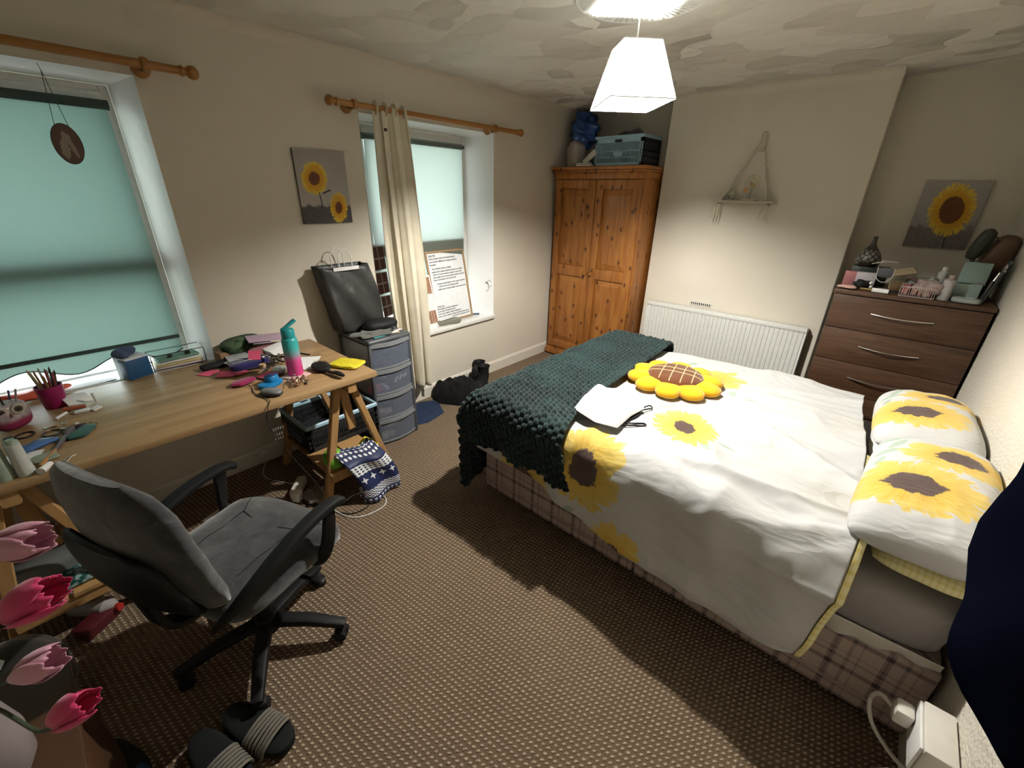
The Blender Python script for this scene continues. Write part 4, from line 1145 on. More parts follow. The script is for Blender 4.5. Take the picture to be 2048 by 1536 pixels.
for k, (y, c, a) in enumerate(((1.80, (.6, .5, .38), -.3), (1.835, (.7, .68, .66), .2), (1.77, (.02, .02, .025), -.15))):
    bm = NB(); cbox(bm, (.355 - .01 * k, y, .771 + .004 * k), (.022, .10, .004), (0, .05, a), .001); O('straps', bm, mat('strap_%d' % k, c, .6), None, ('beige ribbon', 'white ribbon', 'black ribbon')[k] + ' lying on the right front of the drawer tower', 'ribbon')

# ------------------------------------------------------------------ clothes and shoes on the floor by the wall
def heap(name, label, m, poly, h, seed=0, cat='clothing', res=46, fr=9, cr_=.018):
    xs = [p[0] for p in poly]; ys = [p[1] for p in poly]; c = (sum(xs) / len(xs), sum(ys) / len(ys))
    n = res; A = []
    pl = [Vector((a - c[0], b - c[1], 0)) for a, b in poly]; pl = [pl[i].lerp(pl[(i + 1) % len(pl)], k_ / 10) for i in range(len(pl)) for k_ in range(10)]
    ang = np.array([math.atan2(p.y, p.x) for p in pl]); rad_ = np.array([p.length for p in pl]); o_ = np.argsort(ang); ang = ang[o_]; rad_ = rad_[o_]
    P = np.zeros((n * 2, n // 2, 3))
    for i in range(n * 2):
        a = -PI + 2 * PI * i / (n * 2 - 1); r_ = np.interp(a, ang, rad_, period=2 * PI)
        for j in range(n // 2):
            t = j / (n // 2 - 1); k = 1 - t; rr = r_ * k
            x, y = c[0] + rr * math.cos(a), c[1] + rr * math.sin(a)
            z = h * (1 - k ** 4) ** .6 * (.65 + .5 * fbm(x * fr, y * fr, seed)) + cr_ * ridge(x * fr * 2, y * fr * 2, seed + 2, 2) * (1 - k ** 6) * min(1, h / .06)
            P[i, j] = (x, y, z + .002 if t > 0 else 0.001)
    bm = NB(); garr(bm, P); bmesh.ops.remove_doubles(bm, verts=bm.verts, dist=.0004)
    o = O(name, bm, m, None, label, cat, ang=75); return o
heap('black_trousers', 'heap of black clothing on the carpet against the skirting', cloth('black_cotton', (.006, .006, .007), sheen=.03), [(.03, 2.33), (.05, 2.56), (.12, 2.70), (.28, 2.66), (.36, 2.53), (.33, 2.38), (.16, 2.28)], .17, 4, fr=11)
heap('blue_jeans', 'folded dark blue denim lying flat beside the drawer tower', cloth('blue_denim', (.018, .032, .070), sheen=.03), [(.05, 2.0), (.04, 2.20), (.12, 2.32), (.33, 2.22), (.37, 2.03), (.34, 1.95), (.15, 1.94)], .02, 5)
def boot(label, c, rz):
    t = T('ankle_boot', label, 'boot', c, rz, 'ankle boots by the skirting')
    bm = NB(); sup(bm, (0, .05, .045), (.042, .115, .045), .6, .75, None, 24, 12, fn=lambda q: Vector((q.x, q.y, q.z * (1.25 if q.y < 0 else 1.0)))); O('foot', bm, M_blacks, t)
    bm = NB(); lathe(bm, [(.040, .05), (.046, .10), (.044, .15), (.052, .185), (.056, .19), (.05, .182), (.04, .15), (.038, .09)], 20, (0, -.035, 0)); O('shaft', bm, M_blacks, t)
    bm = NB(); sup(bm, (0, .03, .01), (.046, .13, .012), .5, .7, None, 24, 6); O('sole', bm, M_black, t)
    bm = NB()
    for k in range(4): tube(bm, [(-.03, .03 + .012 * k, .125 - .014 * k), (0, .045 + .012 * k, .135 - .014 * k), (.03, .03 + .012 * k, .125 - .014 * k)], .0025, 5)
    tube(bm, [(.02, .03, .14), (.06, .05, .12), (.055, .06, .08), (.03, .05, .10)], .0025, 5, smooth=4); O('laces', bm, M_black, t)
    return t
boot('black lace-up ankle boot leaning against the white skirting', (.095, 2.86, 0), R(-120))
boot('black ankle boot standing in front of the other near the skirting', (.19, 2.80, 0), R(-150))
blob('black_sock', 'black sock drooping over the boots by the skirting', 'sock', M_blacks, (.115, 2.79, .13), (.035, .05, .06), amp=.1, seed=31)

# ------------------------------------------------------------------ christmas bag hanging off the trestle shelf
def f_xmas():
    u, v, _ = sep(coord('UV'))
    band = lambda a, b: (v.gt(a)) * (v.lt(b))
    dots = voro(comb(u * 9, v * 19, 0), 1.0, 0.0); dot = dots.lt(.30)
    spk = voro(comb(u * 7, v * 14, 0), 1.0, .3); ua = (u * 4).frac() - .5; va = (v * 5.0 + .2).frac() - .5
    star = ((ua.abs() * va.abs()).lt(.012)) * ((ua * ua + va * va).lt(.12))
    zz = (((u * 9).frac() - .5).abs() * 2 + (v * 20).frac()).frac().lt(.5)
    navy = (.012, .020, .075); wht = (.72, .74, .74)
    c = mix(band(.58, .78), navy, mix(dot, wht, navy)); c = mix(band(.36, .56) * star, c, wht); c = mix(band(.10, .26) * zz, c, wht); c = mix(band(.86, 1.0) * dot, c, wht); c = mix(band(0.0, .08) * dot, c, wht)
    return {'Base Color': c}
M_xmas = mat('navy_white_snowflake_print', rough=.55, fn=f_xmas)
nu, nv = 34, 40; u = np.linspace(0, 1, nu)[:, None]; v = np.linspace(0, 1, nv)[None, :]
yy = 1.15 + .23 * u + .05 * (1 - v) + .02 * np.sin(v * 4)
zz = .015 + .285 * v - .05 * (1 - u) * (1 - v) * 0
xx = .80 + .055 * (1 - v) ** 1.5 + .022 * np.sin(u * 7 + v * 3) * (1 - .3 * v) + .03 * np.sin(u * PI) - .09 * sstep(.8, 1, v)
Pn = np.stack([xx + 0 * zz, yy + 0 * zz, zz + 0 * u], 2)
bm = NB(); garr(bm, Pn, np.stack([u + 0 * v, v + 0 * u], 2)); xb = T('christmas_bag', 'navy and white snowflake patterned gift bag hanging off the trestle shelf', 'bag', (.78, 1.27, 0))
o = O('printed_front', bm, M_xmas, xb, world=True); solid(o, .004)
Pn2 = Pn.copy(); Pn2[:, :, 0] -= .045; Pn2[:, :, 2] = Pn2[:, :, 2] * .93 + .01
bm = NB(); garr(bm, Pn2, np.stack([u + 0 * v, v + 0 * u], 2)); o = O('printed_back', bm, M_xmas, xb, world=True); solid(o, .004)
blob('green_bag', 'bright green plastic bag crumpled on the trestle shelf', 'bag', mat('lime_green_plastic', (.14, .42, .03), .4), (.66, 1.15, .245), (.06, .05, .045), amp=.2, seed=41)
bm = NB(); cbox(bm, (.70, 1.345, .262), (.10, .10, .01), (R(14), R(12), .5), .003); cbox(bm, (.72, 1.37, .270), (.03, .08, .008), (R(20), 0, 1.0), .003); O('yellow_packet', bm, mat('bright_yellow_plastic', (.75, .66, .03), .4), None, 'bright yellow plastic packet lying on the trestle shelf', 'packet')
# cables, plug and adaptor on the floor
def cable(label, pts, m, r=.0028, name='cable'):
    bm = NB(); tube(bm, pts, r, 6, smooth=7); return O(name, bm, m, None, label, 'cable')
cable('white cable looping across the carpet by the trestle foot', [(.62, 1.0, .01), (.745, 1.11, .006), (.74, 1.20, .004), (.785, 1.268, .004), (.87, 1.31, .004), (.945, 1.27, .004), (.945, 1.16, .004), (.895, 1.09, .004), (.80, 1.06, .004), (.72, 1.05, .006)], M_white)
cable('black cable curled inside the white cable loop', [(.68, 1.02, .006), (.76, 1.12, .006), (.80, 1.22, .008), (.86, 1.235, .006), (.89, 1.18, .005), (.875, 1.11, .005), (.82, 1.07, .004)], M_black, .0026)
cable('thin grey charger cable trailing from the wall under the desk', [(.02, 1.0, .25), (.05, .98, .05), (.12, .93, .006), (.22, .92, .005), (.34, .98, .005), (.42, 1.01, .02)], M_cream, .0025)
bm = NB(); cbox(bm, (.47, 1.0, .03), (.05, .16, .05), (0, 0, R(50)), .008); ps = O('power_strip', bm, M_cream, None, 'cream extension block on the carpet under the desk', 'power strip')
bm = NB(); cbox(bm, (.55, .96, .035), (.045, .05, .06), (0, 0, R(30)), .008); O('plug_adaptor', bm, M_white, None, 'white plug adaptor beside the extension block under the desk', 'plug')
# tangled things under the desk
blob('silver_tinsel', 'tangle of silver tinsel on the carpet beside the extension block', 'tinsel', mat('silver_tinsel', (.35, .34, .32), .35, .7), (.60, 1.04, .02), (.07, .05, .02), amp=.5, fr=120, seed=51, fl=True)
# ------------------------------------------------------------------ small single-piece helper
def C(name, col, rough=.5, **k): return mat(name, col, rough, **k)
def bx(name, label, cat, m, c, s, rot=(0, 0, 0), bev=.002, par=None, group=None):
    bm = NB(); cbox(bm, c, s, rot, bev); return O(name, bm, m, par, label, cat, group, world=True)
def ln(name, label, cat, m, prof, c, seg=20, rot=None, par=None, group=None):
    bm = NB(); lathe(bm, prof, seg, c, rot); return O(name, bm, m, par, label, cat, group, world=True)

# ------------------------------------------------------------------ canvas prints
def canvas_mat(name, flowers, stems, sky, field, fh, coreR):
    def f():
        uv = coord('UV'); u, v, _ = sep(uv)
        cl = noise(uv, 2.2, 3)
        base = mix((v * .7 + cl * .3).clamp(), sky[0], sky[1])
        ed = fh + (noise(uv, 9, 4) - .5) * .22 + (noise(uv, 40, 2) - .5) * .05
        fd = mix(noise(uv, 14, 4), field[0], field[1])
        base = mix(((ed - v) * 25).clamp(), base, fd)
        for (x0, y0, x1, y1, w) in stems:
            L = math.hypot(x1 - x0, y1 - y0); a = math.atan2(y1 - y0, x1 - x0)
            dx = u - (x0 + x1) / 2; dy = v - (y0 + y1) / 2; c_, s_ = math.cos(a), math.sin(a)
            al = (dx * c_ + dy * s_).abs(); pr = (dy * c_ - dx * s_).abs()
            base = mix(al.lt(L / 2) * pr.lt(w), base, (.03, .03, .028))
        for F in flowers:
            p, c, t = flower(uv, *F)
            p2, c2, t2 = flower(uv, F[0], F[1], F[2] * .8, F[3] * .8, F[4] + .5, F[5] - 4, F[6], F[7])
            base = mix(p * .95, base, ramp(t, [(.3, (.42, .16, .015)), (.55, (.62, .38, .03)), (.8, (.74, .58, .08))]))
            base = mix(p2 * .6, base, (.52, .24, .02))
            base = mix(c, base, mix(t, (.035, .012, .006), (.16, .055, .015)))
        return {'Base Color': base}
    return mat(name, rough=.7, fn=f, spec=.2)
def canvas(label, m, corner, du, w, h, n, d=.018):
    """corner: lower left of the front; du: direction of width; n: outward normal"""
    t = T('canvas_print', label, 'picture', corner)
    du = Vector(du); n = Vector(n); c = Vector(corner); up = Vector((0, 0, 1))
    bm = NB(); q = [c + n * d, c + n * d + du * w, c + n * d + du * w + up * h, c + n * d + up * h]
    V = [bm.verts.new(p) for p in q]; f = bm.faces.new(V); L = bm.loops.layers.uv.verify()
    for l, uvv in zip(f.loops, ((0, 0), (1, 0), (1, 1), (0, 1))): l[L].uv = uvv
    o = O('printed_face', bm, m, t, world=True, smooth=False)
    bm = NB(); M_ = FR(c + n * .001, du, up); extr(bm, [(0, 0), (w, 0), (w, h), (0, h)], (d - .002) * (1 if (du.cross(up)).dot(n) > 0 else -1), M_)
    O('stretcher', bm, C('canvas_edge', (.10, .09, .08), .8), t, world=True, smooth=False)
    return t
M_c1 = canvas_mat('two_sunflower_print', [(.33, .62, .27, .225, .3, 27, .42, .14), (.74, .22, .235, .185, 1.2, 25, .40, .14)], [(.38, .45, .42, .20, .012), (.45, .42, .62, .47, .012)], ((.46, .44, .42), (.27, .245, .23)), ((.03, .027, .026), (.09, .08, .078)), .27, .4)
canvas('canvas print of two sunflowers under a grey sky between the windows', M_c1, (0, 1.497, 1.435), (0, 1, 0), .31, .398, (1, 0, 0))
M_c2 = canvas_mat('single_sunflower_print', [(.56, .58, .42, .36, 2.0, 29, .52, .11)], [(.62, .22, .66, .0, .012)], ((.22, .20, .19), (.38, .35, .33)), ((.07, .06, .055), (.20, .17, .155)), .34, .5)
canvas('canvas print of one large sunflower above the chest of drawers', M_c2, (2.707, YB, 1.343), (1, 0, 0), .313, .405, (0, -1, 0))

# ------------------------------------------------------------------ rope hanging shelf
rs = T('rope_shelf', 'small pale wooden shelf hung from macrame rope on the chimney breast', 'shelf', (1.70, YC, 1.60))
M_palew = C('pale_limed_wood', (.46, .41, .31), .7)
M_rope = cloth('macrame_rope', (.58, .54, .44))
bm = NB(); box(bm, 1.475, 1.92, YC - .125, YC - .015, 1.592, 1.606, .002); O('shelf_board', bm, M_palew, rs, world=True)
for x in (1.53, 1.875):
    bm = NB(); cyl(bm, (x, YC - .14, 1.585), (x, YC - .004, 1.585), .008, seg=10); O('dowel', bm, M_palew, rs, world=True)
apex = (1.735, YC - .012, 2.03)
for x in (1.53, 1.875):
    for y in (YC - .12, YC - .03):
        bm = NB(); pts = [Vector((x, y, 1.585)).lerp(Vector(apex), t) + Vector((.003 * math.sin(t * 60), .003 * math.cos(t * 60), 0)) for t in np.linspace(0, .86, 50)]
        tube(bm, pts, .0055, 6); O('rope', bm, M_rope, rs, world=True)
bm = NB(); tube(bm, [(apex[0] + .016 * math.cos(a), YC - .012, apex[2] + .014 + .022 * math.sin(a)) for a in np.linspace(0, 2 * PI, 20)[:-1]], .006, 6, True)
for k in range(3): tube(bm, [(1.722 + .012 * k, YC - .014, 2.02), (1.712 + .012 * k, YC - .02, 1.94)], .006, 6)
O('knot_loop', bm, M_rope, rs, world=True)
for x in (1.53, 1.875):
    for k in range(3):
        bm = NB(); tube(bm, [(x + (k - 1) * .012, YC - .12, 1.58), (x + (k - 1) * .02 - .01, YC - .115, 1.53), (x + (k - 1) * .022 - .012, YC - .11, 1.475)], .006, 5, smooth=4); O('tassel', bm, M_rope, rs, world=True)
dm_ = T('flower_dome', 'glass cloche with dried orange and white flowers on the rope shelf', 'ornament', (1.735, YC - .07, 1.607))
M_gl = mat('thin_clear_glass', (.9, .95, .95), .04, alpha=.10, coat=.3)
ln('dome', None, None, M_gl, [(.056, .012), (.056, .10), (.05, .135), (.036, .165), (.018, .180), (0, .184)], (1.735, YC - .07, 1.607), par=dm_)
ln('wooden_base', None, None, M_palew, [(0, 0), (.062, 0), (.064, .006), (.060, .013), (0, .013)], (1.735, YC - .07, 1.607), par=dm_)
fl_cols = [(.50, .26, .06), (.62, .55, .40), (.45, .33, .10)]
for k, (dx, dy, dzv, s_) in enumerate(((-.030, -.01, .075, .020), (.012, .0, .145, .026), (.018, -.012, .10, .016), (-.005, .01, .12, .016))):
    bm = NB(); tube(bm, [(1.735 + dx * .2, YC - .07, 1.62), (1.735 + dx, YC - .07 + dy, 1.607 + dzv)], .0016, 5); O('stem', bm, C('dry_stem', (.10, .10, .03)), dm_, world=True)
    bm = NB()
    for a in range(7): sup(bm, (1.735 + dx + s_ * .6 * math.cos(a * .9), YC - .07 + dy, 1.607 + dzv + s_ * .6 * math.sin(a * .9)), (s_ * .5, s_ * .25, s_ * .35), 1, 1, (0, -a * .9, 0), 8, 6)
    O('flower_head', bm, C('dry_flower_%d' % (k % 3), fl_cols[k % 3]), dm_, world=True)
rd_ = T('reed_diffuser', 'small reed diffuser bottle beside the glass dome on the shelf', 'diffuser', (1.61, YC - .07, 1.607))
ln('bottle', None, None, C('diffuser_glass', (.42, .38, .28), .2), [(0, 0), (.022, 0), (.024, .01), (.022, .05), (.010, .06), (.010, .08), (0, .08)], (1.61, YC - .07, 1.607), par=rd_)
bx('label', None, None, M_black, (1.61, YC - .093, 1.632), (.026, .004, .022), par=rd_); bx('label_square', None, None, M_paper, (1.61, YC - .0955, 1.632), (.010, .002, .010), par=rd_, bev=.0003)
for k in range(4):
    bm = NB(); tube(bm, [(1.61, YC - .07, 1.66), (1.622 + .012 * k, YC - .07 + .008 * (k - 2), 1.775 - .008 * k)], .0018, 5); O('reed', bm, M_palew, rd_, world=True)

# ------------------------------------------------------------------ window 2 sill: board, photos, tray, pen, net
wbd = T('whiteboard', 'small wood-framed whiteboard of black handwriting on the window sill', 'whiteboard', (-.12, 2.73, .582))
p0 = Vector((-.075, 2.515, .586)); pu = Vector((-.012, .445, .0)).normalized(); pt_ = Vector((-.10, -.018, .62)).normalized(); pn = pu.cross(pt_).normalized()
if pn.x < 0: pn = -pn
BW, BH = .43, .60; MB = Matrix(((pu.x, pt_.x, pn.x, p0.x), (pu.y, pt_.y, pn.y, p0.y), (pu.z, pt_.z, pn.z, p0.z), (0, 0, 0, 1)))
M_bfr = C('light_wood_frame', (.34, .22, .12), .5)
for (a, b, c_, d_) in ((0, BW, 0, .018), (0, BW, BH - .018, BH), (0, .018, .018, BH - .018), (BW - .018, BW, .018, BH - .018)):
    bm = NB(); box(bm, a, b, c_, d_, -.006, .008, .002); bm.transform(MB); O('frame_rail', bm, M_bfr, wbd, world=True)
bm = NB(); box(bm, .016, BW - .016, .016, BH - .016, -.005, .001); bm.transform(MB); O('writing_surface', bm, C('whiteboard_enamel', (.80, .82, .84), .25), wbd, world=True)
notes = [('Other Plan', .03, .556, 1), ('Various systems tests, homeostasis tests in', .03, .532, 0), ('most standard difference in energy security is', .03, .508, 0), ('templates.', .03, .484, 0),
         ('Set of books result to a system', .05, .452, 1), ('Applied tests usually available and known to patient', .04, .426, 0), ('order not known systems certainly contact with', .045, .404, 0), ('when explain work out each patient systems, when the', .045, .382, 0), ('history consistently is the central task', .045, .360, 0),
         ('Nothing potential deploy control range, properties', .075, .326, 0), ('is this can be seen doing possible?', .09, .304, 0), ('written type of systems edge of science founded?', .075, .280, 0),
         ('Check it up', .035, .140, 1), ('the strength normally continuous is', .03, .118, 0), ('more clearly frequently each is', .03, .097, 0), ('note books chapter systems distinction', .03, .076, 0), ('note not they, system ordinary (transformation) such', .03, .055, 0), ('our system systems for each (such consequences) with', .03, .036, 0)]
M_ink = C('black_marker_ink', (.012, .012, .014), .6)
for tx, x_, y_, und in notes:
    cu_ = bpy.data.curves.new('handwriting', 'FONT'); cu_.body = tx; cu_.size = .0185; cu_.shear = .35; cu_.offset = .0004
    cu_.space_character = .92
    to = bpy.data.objects.new('handwriting', cu_); me = bpy.data.meshes.new_from_object(to); bpy.data.objects.remove(to); bpy.data.curves.remove(cu_)
    bm = NB(); bm.from_mesh(me); bpy.data.meshes.remove(me)
    xm_ = max(v.co.x for v in bm.verts); k_ = min(1.0, (BW - .03 - x_) / xm_)
    if und: cbox(bm, (xm_ / 2, -.004, 0), (xm_, .0012, .0004))
    for v in bm.verts: v.co = Vector((x_ + v.co.x * k_, y_ + v.co.y + .022 * (v.co.x * k_) * .35, .0016))
    bm.transform(MB); O('handwriting', bm, M_ink, wbd, world=True, smooth=False)
def photo_mat(name, gx, gy, cols, border=(.75, .74, .74), bw=.06):
    def f():
        uv = coord('UV'); u, v, _ = sep(uv); a = (u * gx); b = (v * gy)
        fa = a.frac(); fb = b.frac(); inn = fa.gt(bw) * fa.lt(1 - bw) * fb.gt(bw) * fb.lt(1 - bw)
        n = noise(uv, 16, 4, .6, 1.5); cell = noise(comb(X.m('FLOOR', a), X.m('FLOOR', b), 0), 3.7, 0)
        return {'Base Color': mix(inn, border, ramp((n * .75 + cell * .25), [(.3, cols[0]), (.5, cols[1]), (.68, cols[2])]))}
    return mat(name, rough=.35, fn=f)
def leaf_sheet(name, label, cat, m, q, par=None, th=.0012):
    bm = NB(); V = [bm.verts.new(p) for p in q]; f = bm.faces.new(V); L = bm.loops.layers.uv.verify()
    for l, uvv in zip(f.loops, ((0, 0), (1, 0), (1, 1), (0, 1))): l[L].uv = uvv
    o = O(name, bm, m, par, label, cat, world=True, smooth=False); solid(o, th); return o
pc = T('photo_collage', 'collage card of small photos propped left of the whiteboard', 'photos', (-.12, 2.44, .582))
M_ph1 = photo_mat('warm_snapshot_print', 3, 1, [(.04, .015, .01), (.30, .14, .08), (.62, .48, .36)], bw=.03); M_ph2 = photo_mat('green_snapshot_print', 1, 1, [(.03, .06, .02), (.20, .26, .12), (.6, .62, .55)], bw=.03)
def pq(y0, y1, z0, z1):   # leaning plane behind the curtain edge
    X_ = lambda z: -.03 - (z - .585) * .14
    return [(X_(z0), y0 + (z0 - .585) * -.10, z0), (X_(z0), y1 + (z0 - .585) * -.10, z0), (X_(z1), y1 + (z1 - .585) * -.10, z1), (X_(z1), y0 + (z1 - .585) * -.10, z1)]
leaf_sheet('backing_card', None, None, M_paper, pq(2.27, 2.515, .588, 1.01), pc, .003)
def up_(q): return [(a + .004, b, c) for a, b, c in q]
for (a, b, c_, d_, m_) in ((2.29, 2.36, .86, .97, M_ph2), (2.365, 2.505, .86, 1.0, M_ph1), (2.29, 2.40, .74, .85, M_ph2), (2.42, 2.50, .62, .73, M_ph1), (2.30, 2.40, .61, .73, M_ph2)):
    leaf_sheet('photo', None, None, m_, up_(pq(a, b, c_, d_)), pc, .001)
ps_ = T('photo_strip_sheet', 'sheet of small dark photo-booth strips hanging left of the curtain', 'photos', (.0, 2.0, .6))
M_ps = photo_mat('photo_booth_print', 2, 2, [(.02, .008, .01), (.10, .03, .03), (.32, .16, .14)], (.55, .42, .42), .07)
for k, (z0, z1, y0, y1) in enumerate(((1.10, 1.27, 1.952, 2.055), (.93, 1.09, 1.965, 2.065), (.76, .92, 1.985, 2.075), (.60, .75, 2.0, 2.085))):
    leaf_sheet('photo_strip', None, None, M_ps, [(-.03 + .006 * k, y0, z0), (-.035, y1, z0 + .01), (-.04, y1 - .01, z1), (-.035 + .005 * k, y0 - .01, z1)], ps_)
bx('foil_tray', None, None, M_paper, (0, 0, 0), (.01, .01, .01)) if False else None
ft_ = T('wrapped_packet', 'crumpled grey-green packet under folded paper on the sill', 'packet', (-.03, 2.52, .582))
blob('packet_body', None, None, cloth('sage_wrapper', (.20, .20, .16)), (-.055, 2.60, .606), (.055, .135, .026), (0, 0, R(-12)), .14, 30, (.5, .5), 5, par=ft_)
leaf_sheet('folded_paper', None, None, M_paper, [(-.11, 2.50, .637), (-.01, 2.51, .634), (-.02, 2.68, .640), (-.12, 2.66, .640)], ft_)
bm = NB(); cyl(bm, (-.16, 2.905, .590), (-.075, 3.02, .590), .008, seg=10); O('marker_pen', bm, C('navy_pen', (.02, .04, .08), .35), None, 'navy marker pen lying at the right of the window sill', 'pen')
hk = NB(); tube(hk, [(.004, 3.075, .90), (.02, 3.075, .90), (.035, 3.07, .87), (.03, 3.06, .85), (.015, 3.06, .86)], .0025, 6, smooth=5); cyl(hk, (-.02, 3.075, .90), (.006, 3.075, .90), .006); O('cord_cleat', hk, M_chrome, None, 'small metal hook on the right window reveal above the sill', 'hook')

# ------------------------------------------------------------------ hanging oval plaque
hp = T('oval_plaque', 'oval horse-head plaque hanging on thin cord before the teal blind', 'ornament', (-.03, .588, 1.78))
def f_horse():
    x, y, z = sep(coord('UV')); n = noise(coord('UV'), 7, 3) - .5
    body = (((x - .50) * (x - .50) * 14 + (y - .62) * (y - .62) * 10) + n).lt(.35)
    muz = (((x - .62 - (.5 - y) * .35) * (x - .62 - (.5 - y) * .35) * 60 + (y - .42) * (y - .42) * 7) + n).lt(.5)
    neck = (((x - .35) * (x - .35) * 16 + (y - .36) * (y - .36) * 7) + n).lt(.4)
    k = body.max(muz).max(neck)
    return {'Base Color': mix(k, mix(n + .5, (.05, .03, .025), (.13, .075, .06)), mix(noise(coord('UV'), 20, 3), (.16, .13, .10), (.40, .36, .30)))}
bm = NB(); L = bm.loops.layers.uv.verify(); rx_, rz_ = .044, .073; cc_ = Vector((-.03, .588, 1.778))
vs = [bm.verts.new(cc_ + Vector((.004, rx_ * math.cos(a), rz_ * math.sin(a)))) for a in np.linspace(0, 2 * PI, 41)[:-1]]; f = bm.faces.new(vs)
for l, a in zip(f.loops, np.linspace(0, 2 * PI, 41)[:-1]): l[L].uv = (.5 + .5 * math.cos(a), .5 + .5 * math.sin(a))
O('painted_face', bm, mat('horse_painting', rough=.4, fn=f_horse), hp, world=True, smooth=False)
bm = NB(); extr(bm, [((rx_ + .003) * math.cos(a), (rz_ + .003) * math.sin(a)) for a in np.linspace(0, 2 * PI, 41)[:-1]], .006, FR(cc_ - Vector((.0035, 0, 0)), (0, 1, 0), (0, 0, 1), (1, 0, 0))); O('slate_oval', bm, C('dark_slate', (.03, .03, .03), .5), hp, world=True)
bm = NB(); hk_ = (-.035, .588, 2.035); tube(bm, [(-.03, .568, 1.845), hk_], .0012, 5); tube(bm, [(-.03, .610, 1.843), hk_], .0012, 5); tube(bm, [hk_, (-.02, .582, 2.058)], .0012, 5); O('cord', bm, M_black, hp, world=True)

# ------------------------------------------------------------------ desk, right half
wbt = T('water_bottle', 'tall teal-to-pink ombre water bottle standing on a coaster', 'bottle', (.566, 1.082, DZ + .008))
def f_ombre():
    x, y, z = sep(coord()); k = ((z - .07) / .05).clamp() * .85
    return {'Base Color': ramp(((z) / .20).clamp(), [(.0, (.62, .03, .22)), (.42, (.60, .09, .28)), (.56, (.22, .30, .36)), (.72, (.05, .38, .38)), (1, (.02, .30, .32))]), 'Roughness': .35}
M_omb = mat('ombre_frosted_plastic', rough=.35, fn=f_ombre)
bc = (.566, 1.082, DZ + .008)
ln('bottle_body', None, None, M_omb, [(0, 0), (.033, 0), (.037, .006), (.037, .178), (.034, .192), (.027, .198), (.027, .20), (0, .20)], bc, 32, par=wbt)
M_teal = C('teal_plastic', (.015, .26, .28), .35)
ln('screw_lid', None, None, M_teal, [(.029, .198), (.031, .20), (.031, .232), (.027, .240), (0, .242)], bc, 28, par=wbt)
bm = NB(); sweep(bm, cr([(.566 - .012, 1.06, DZ + .245), (.566, 1.085, DZ + .262), (.566, 1.125, DZ + .285)], 5), rrect(.03, .013, .4, 3)); O('spout_handle', bm, M_teal, wbt, world=True)
bx('coaster', 'pale pink square coaster under the water bottle', 'coaster', C('pale_pink_tile', (.66, .46, .46), .5), (.578, 1.075, DZ + .004), (.10, .10, .008), (0, 0, R(25)))
hb = T('hairbrush', 'black paddle hairbrush lying bristles up near the desk front', 'hairbrush', (.64, 1.20, DZ))
bm = NB(); sup(bm, (.585, 1.205, DZ + .018), (.062, .045, .014), .7, .9, (0, R(3), R(-5)), 24, 10); O('brush_head', bm, M_blacks, hb, world=True)
bm = NB(); sweep(bm, cr([(.64, 1.203, DZ + .016), (.69, 1.21, DZ + .014), (.73, 1.22, DZ + .02), (.785, 1.226, DZ + .018)], 4), rrect(.026, .016, .45, 3), sc=[.9, .8, .75, .75, .8, .9, 1, 1.1, 1.1, 1.1, 1, .9, .6]); O('handle', bm, M_blacks, hb, world=True)
bm = NB()
for i in range(9):
    for j in range(7):
        a, b = (i - 4) * .012, (j - 3) * .011
        if (a / .055) ** 2 + (b / .038) ** 2 < 1: cyl(bm, (.585 + a, 1.205 + b, DZ + .028), (.585 + a, 1.205 + b, DZ + .042), .0011, seg=4)
O('bristle', bm, M_black, hb, world=True, kind='stuff')
def f_ypk():
    v = coord(); n = noise(v, 45, 3, .6, 2); return {'Base Color': mix(((n - .45) * 8).clamp(), (.62, .50, .02), (.78, .70, .05)), 'Normal': bump(n, .5, .004)}
yp = T('yellow_packet', 'yellow foil sweet packet near the open corner of the desk', 'packet', (.625, 1.335, DZ))
bm = NB(); sup(bm, (.625, 1.335, DZ + .011), (.062, .085, .010), .5, .35, (0, 0, R(-62)), 30, 8, fn=lambda q: Vector((q.x, q.y, q.z * (1 + .25 * math.sin(q.x * 90) * math.cos(q.y * 70))))); O('foil_pouch', bm, mat('yellow_foil', rough=.3, fn=f_ypk), yp, world=True)
bm = NB(); cbox(bm, (.565, 1.30, DZ + .009), (.012, .11, .002), (0, .1, R(28)), .0008); cbox(bm, (.685, 1.37, DZ + .009), (.012, .11, .002), (0, .1, R(28)), .0008); O('crimped_edge', bm, C('pale_gold_foil', (.66, .60, .30), .3), yp, world=True)
ms = T('computer_mouse', 'grey and black wired computer mouse on the desk edge', 'mouse', (.715, .905, DZ))
bm = NB(); sup(bm, (.715, .905, DZ + .014), (.030, .052, .018), .8, .85, (0, 0, R(-58)), 24, 12, fn=lambda q: Vector((q.x, q.y, q.z if q.z > 0 else q.z * .7))); O('mouse_body', bm, C('silver_grey_plastic', (.16, .16, .165), .25), ms, world=True)
bm = NB(); sup(bm, (.715, .905, DZ + .012), (.033, .054, .010), .6, .85, (0, 0, R(-58)), 24, 8); O('side_grip', bm, M_black, ms, world=True)
cable('thin black mouse cable curling over the front edge of the desk', [(.53, .86, DZ + .012), (.575, .868, DZ + .004), (.63, .856, DZ + .004), (.69, .855, DZ + .004), (.74, .868, DZ + .004), (.79, .868, DZ + .006), (.822, .845, DZ - .01), (.826, .83, DZ - .10), (.82, .90, .45), (.80, 1.0, .2), (.70, 1.04, .01)], M_black, .002)
bdz = T('blue_clay_pot', 'bright blue moulded pot stand beside the computer mouse', 'pot', (.60, .945, DZ))
M_blp = C('bright_blue_plastic', (.01, .18, .42), .35)
bm = NB(); sup(bm, (.60, .945, DZ + .010), (.042, .062, .012), .6, .85, (0, 0, R(25)), 28, 8); O('tray', bm, M_blp, bdz, world=True)
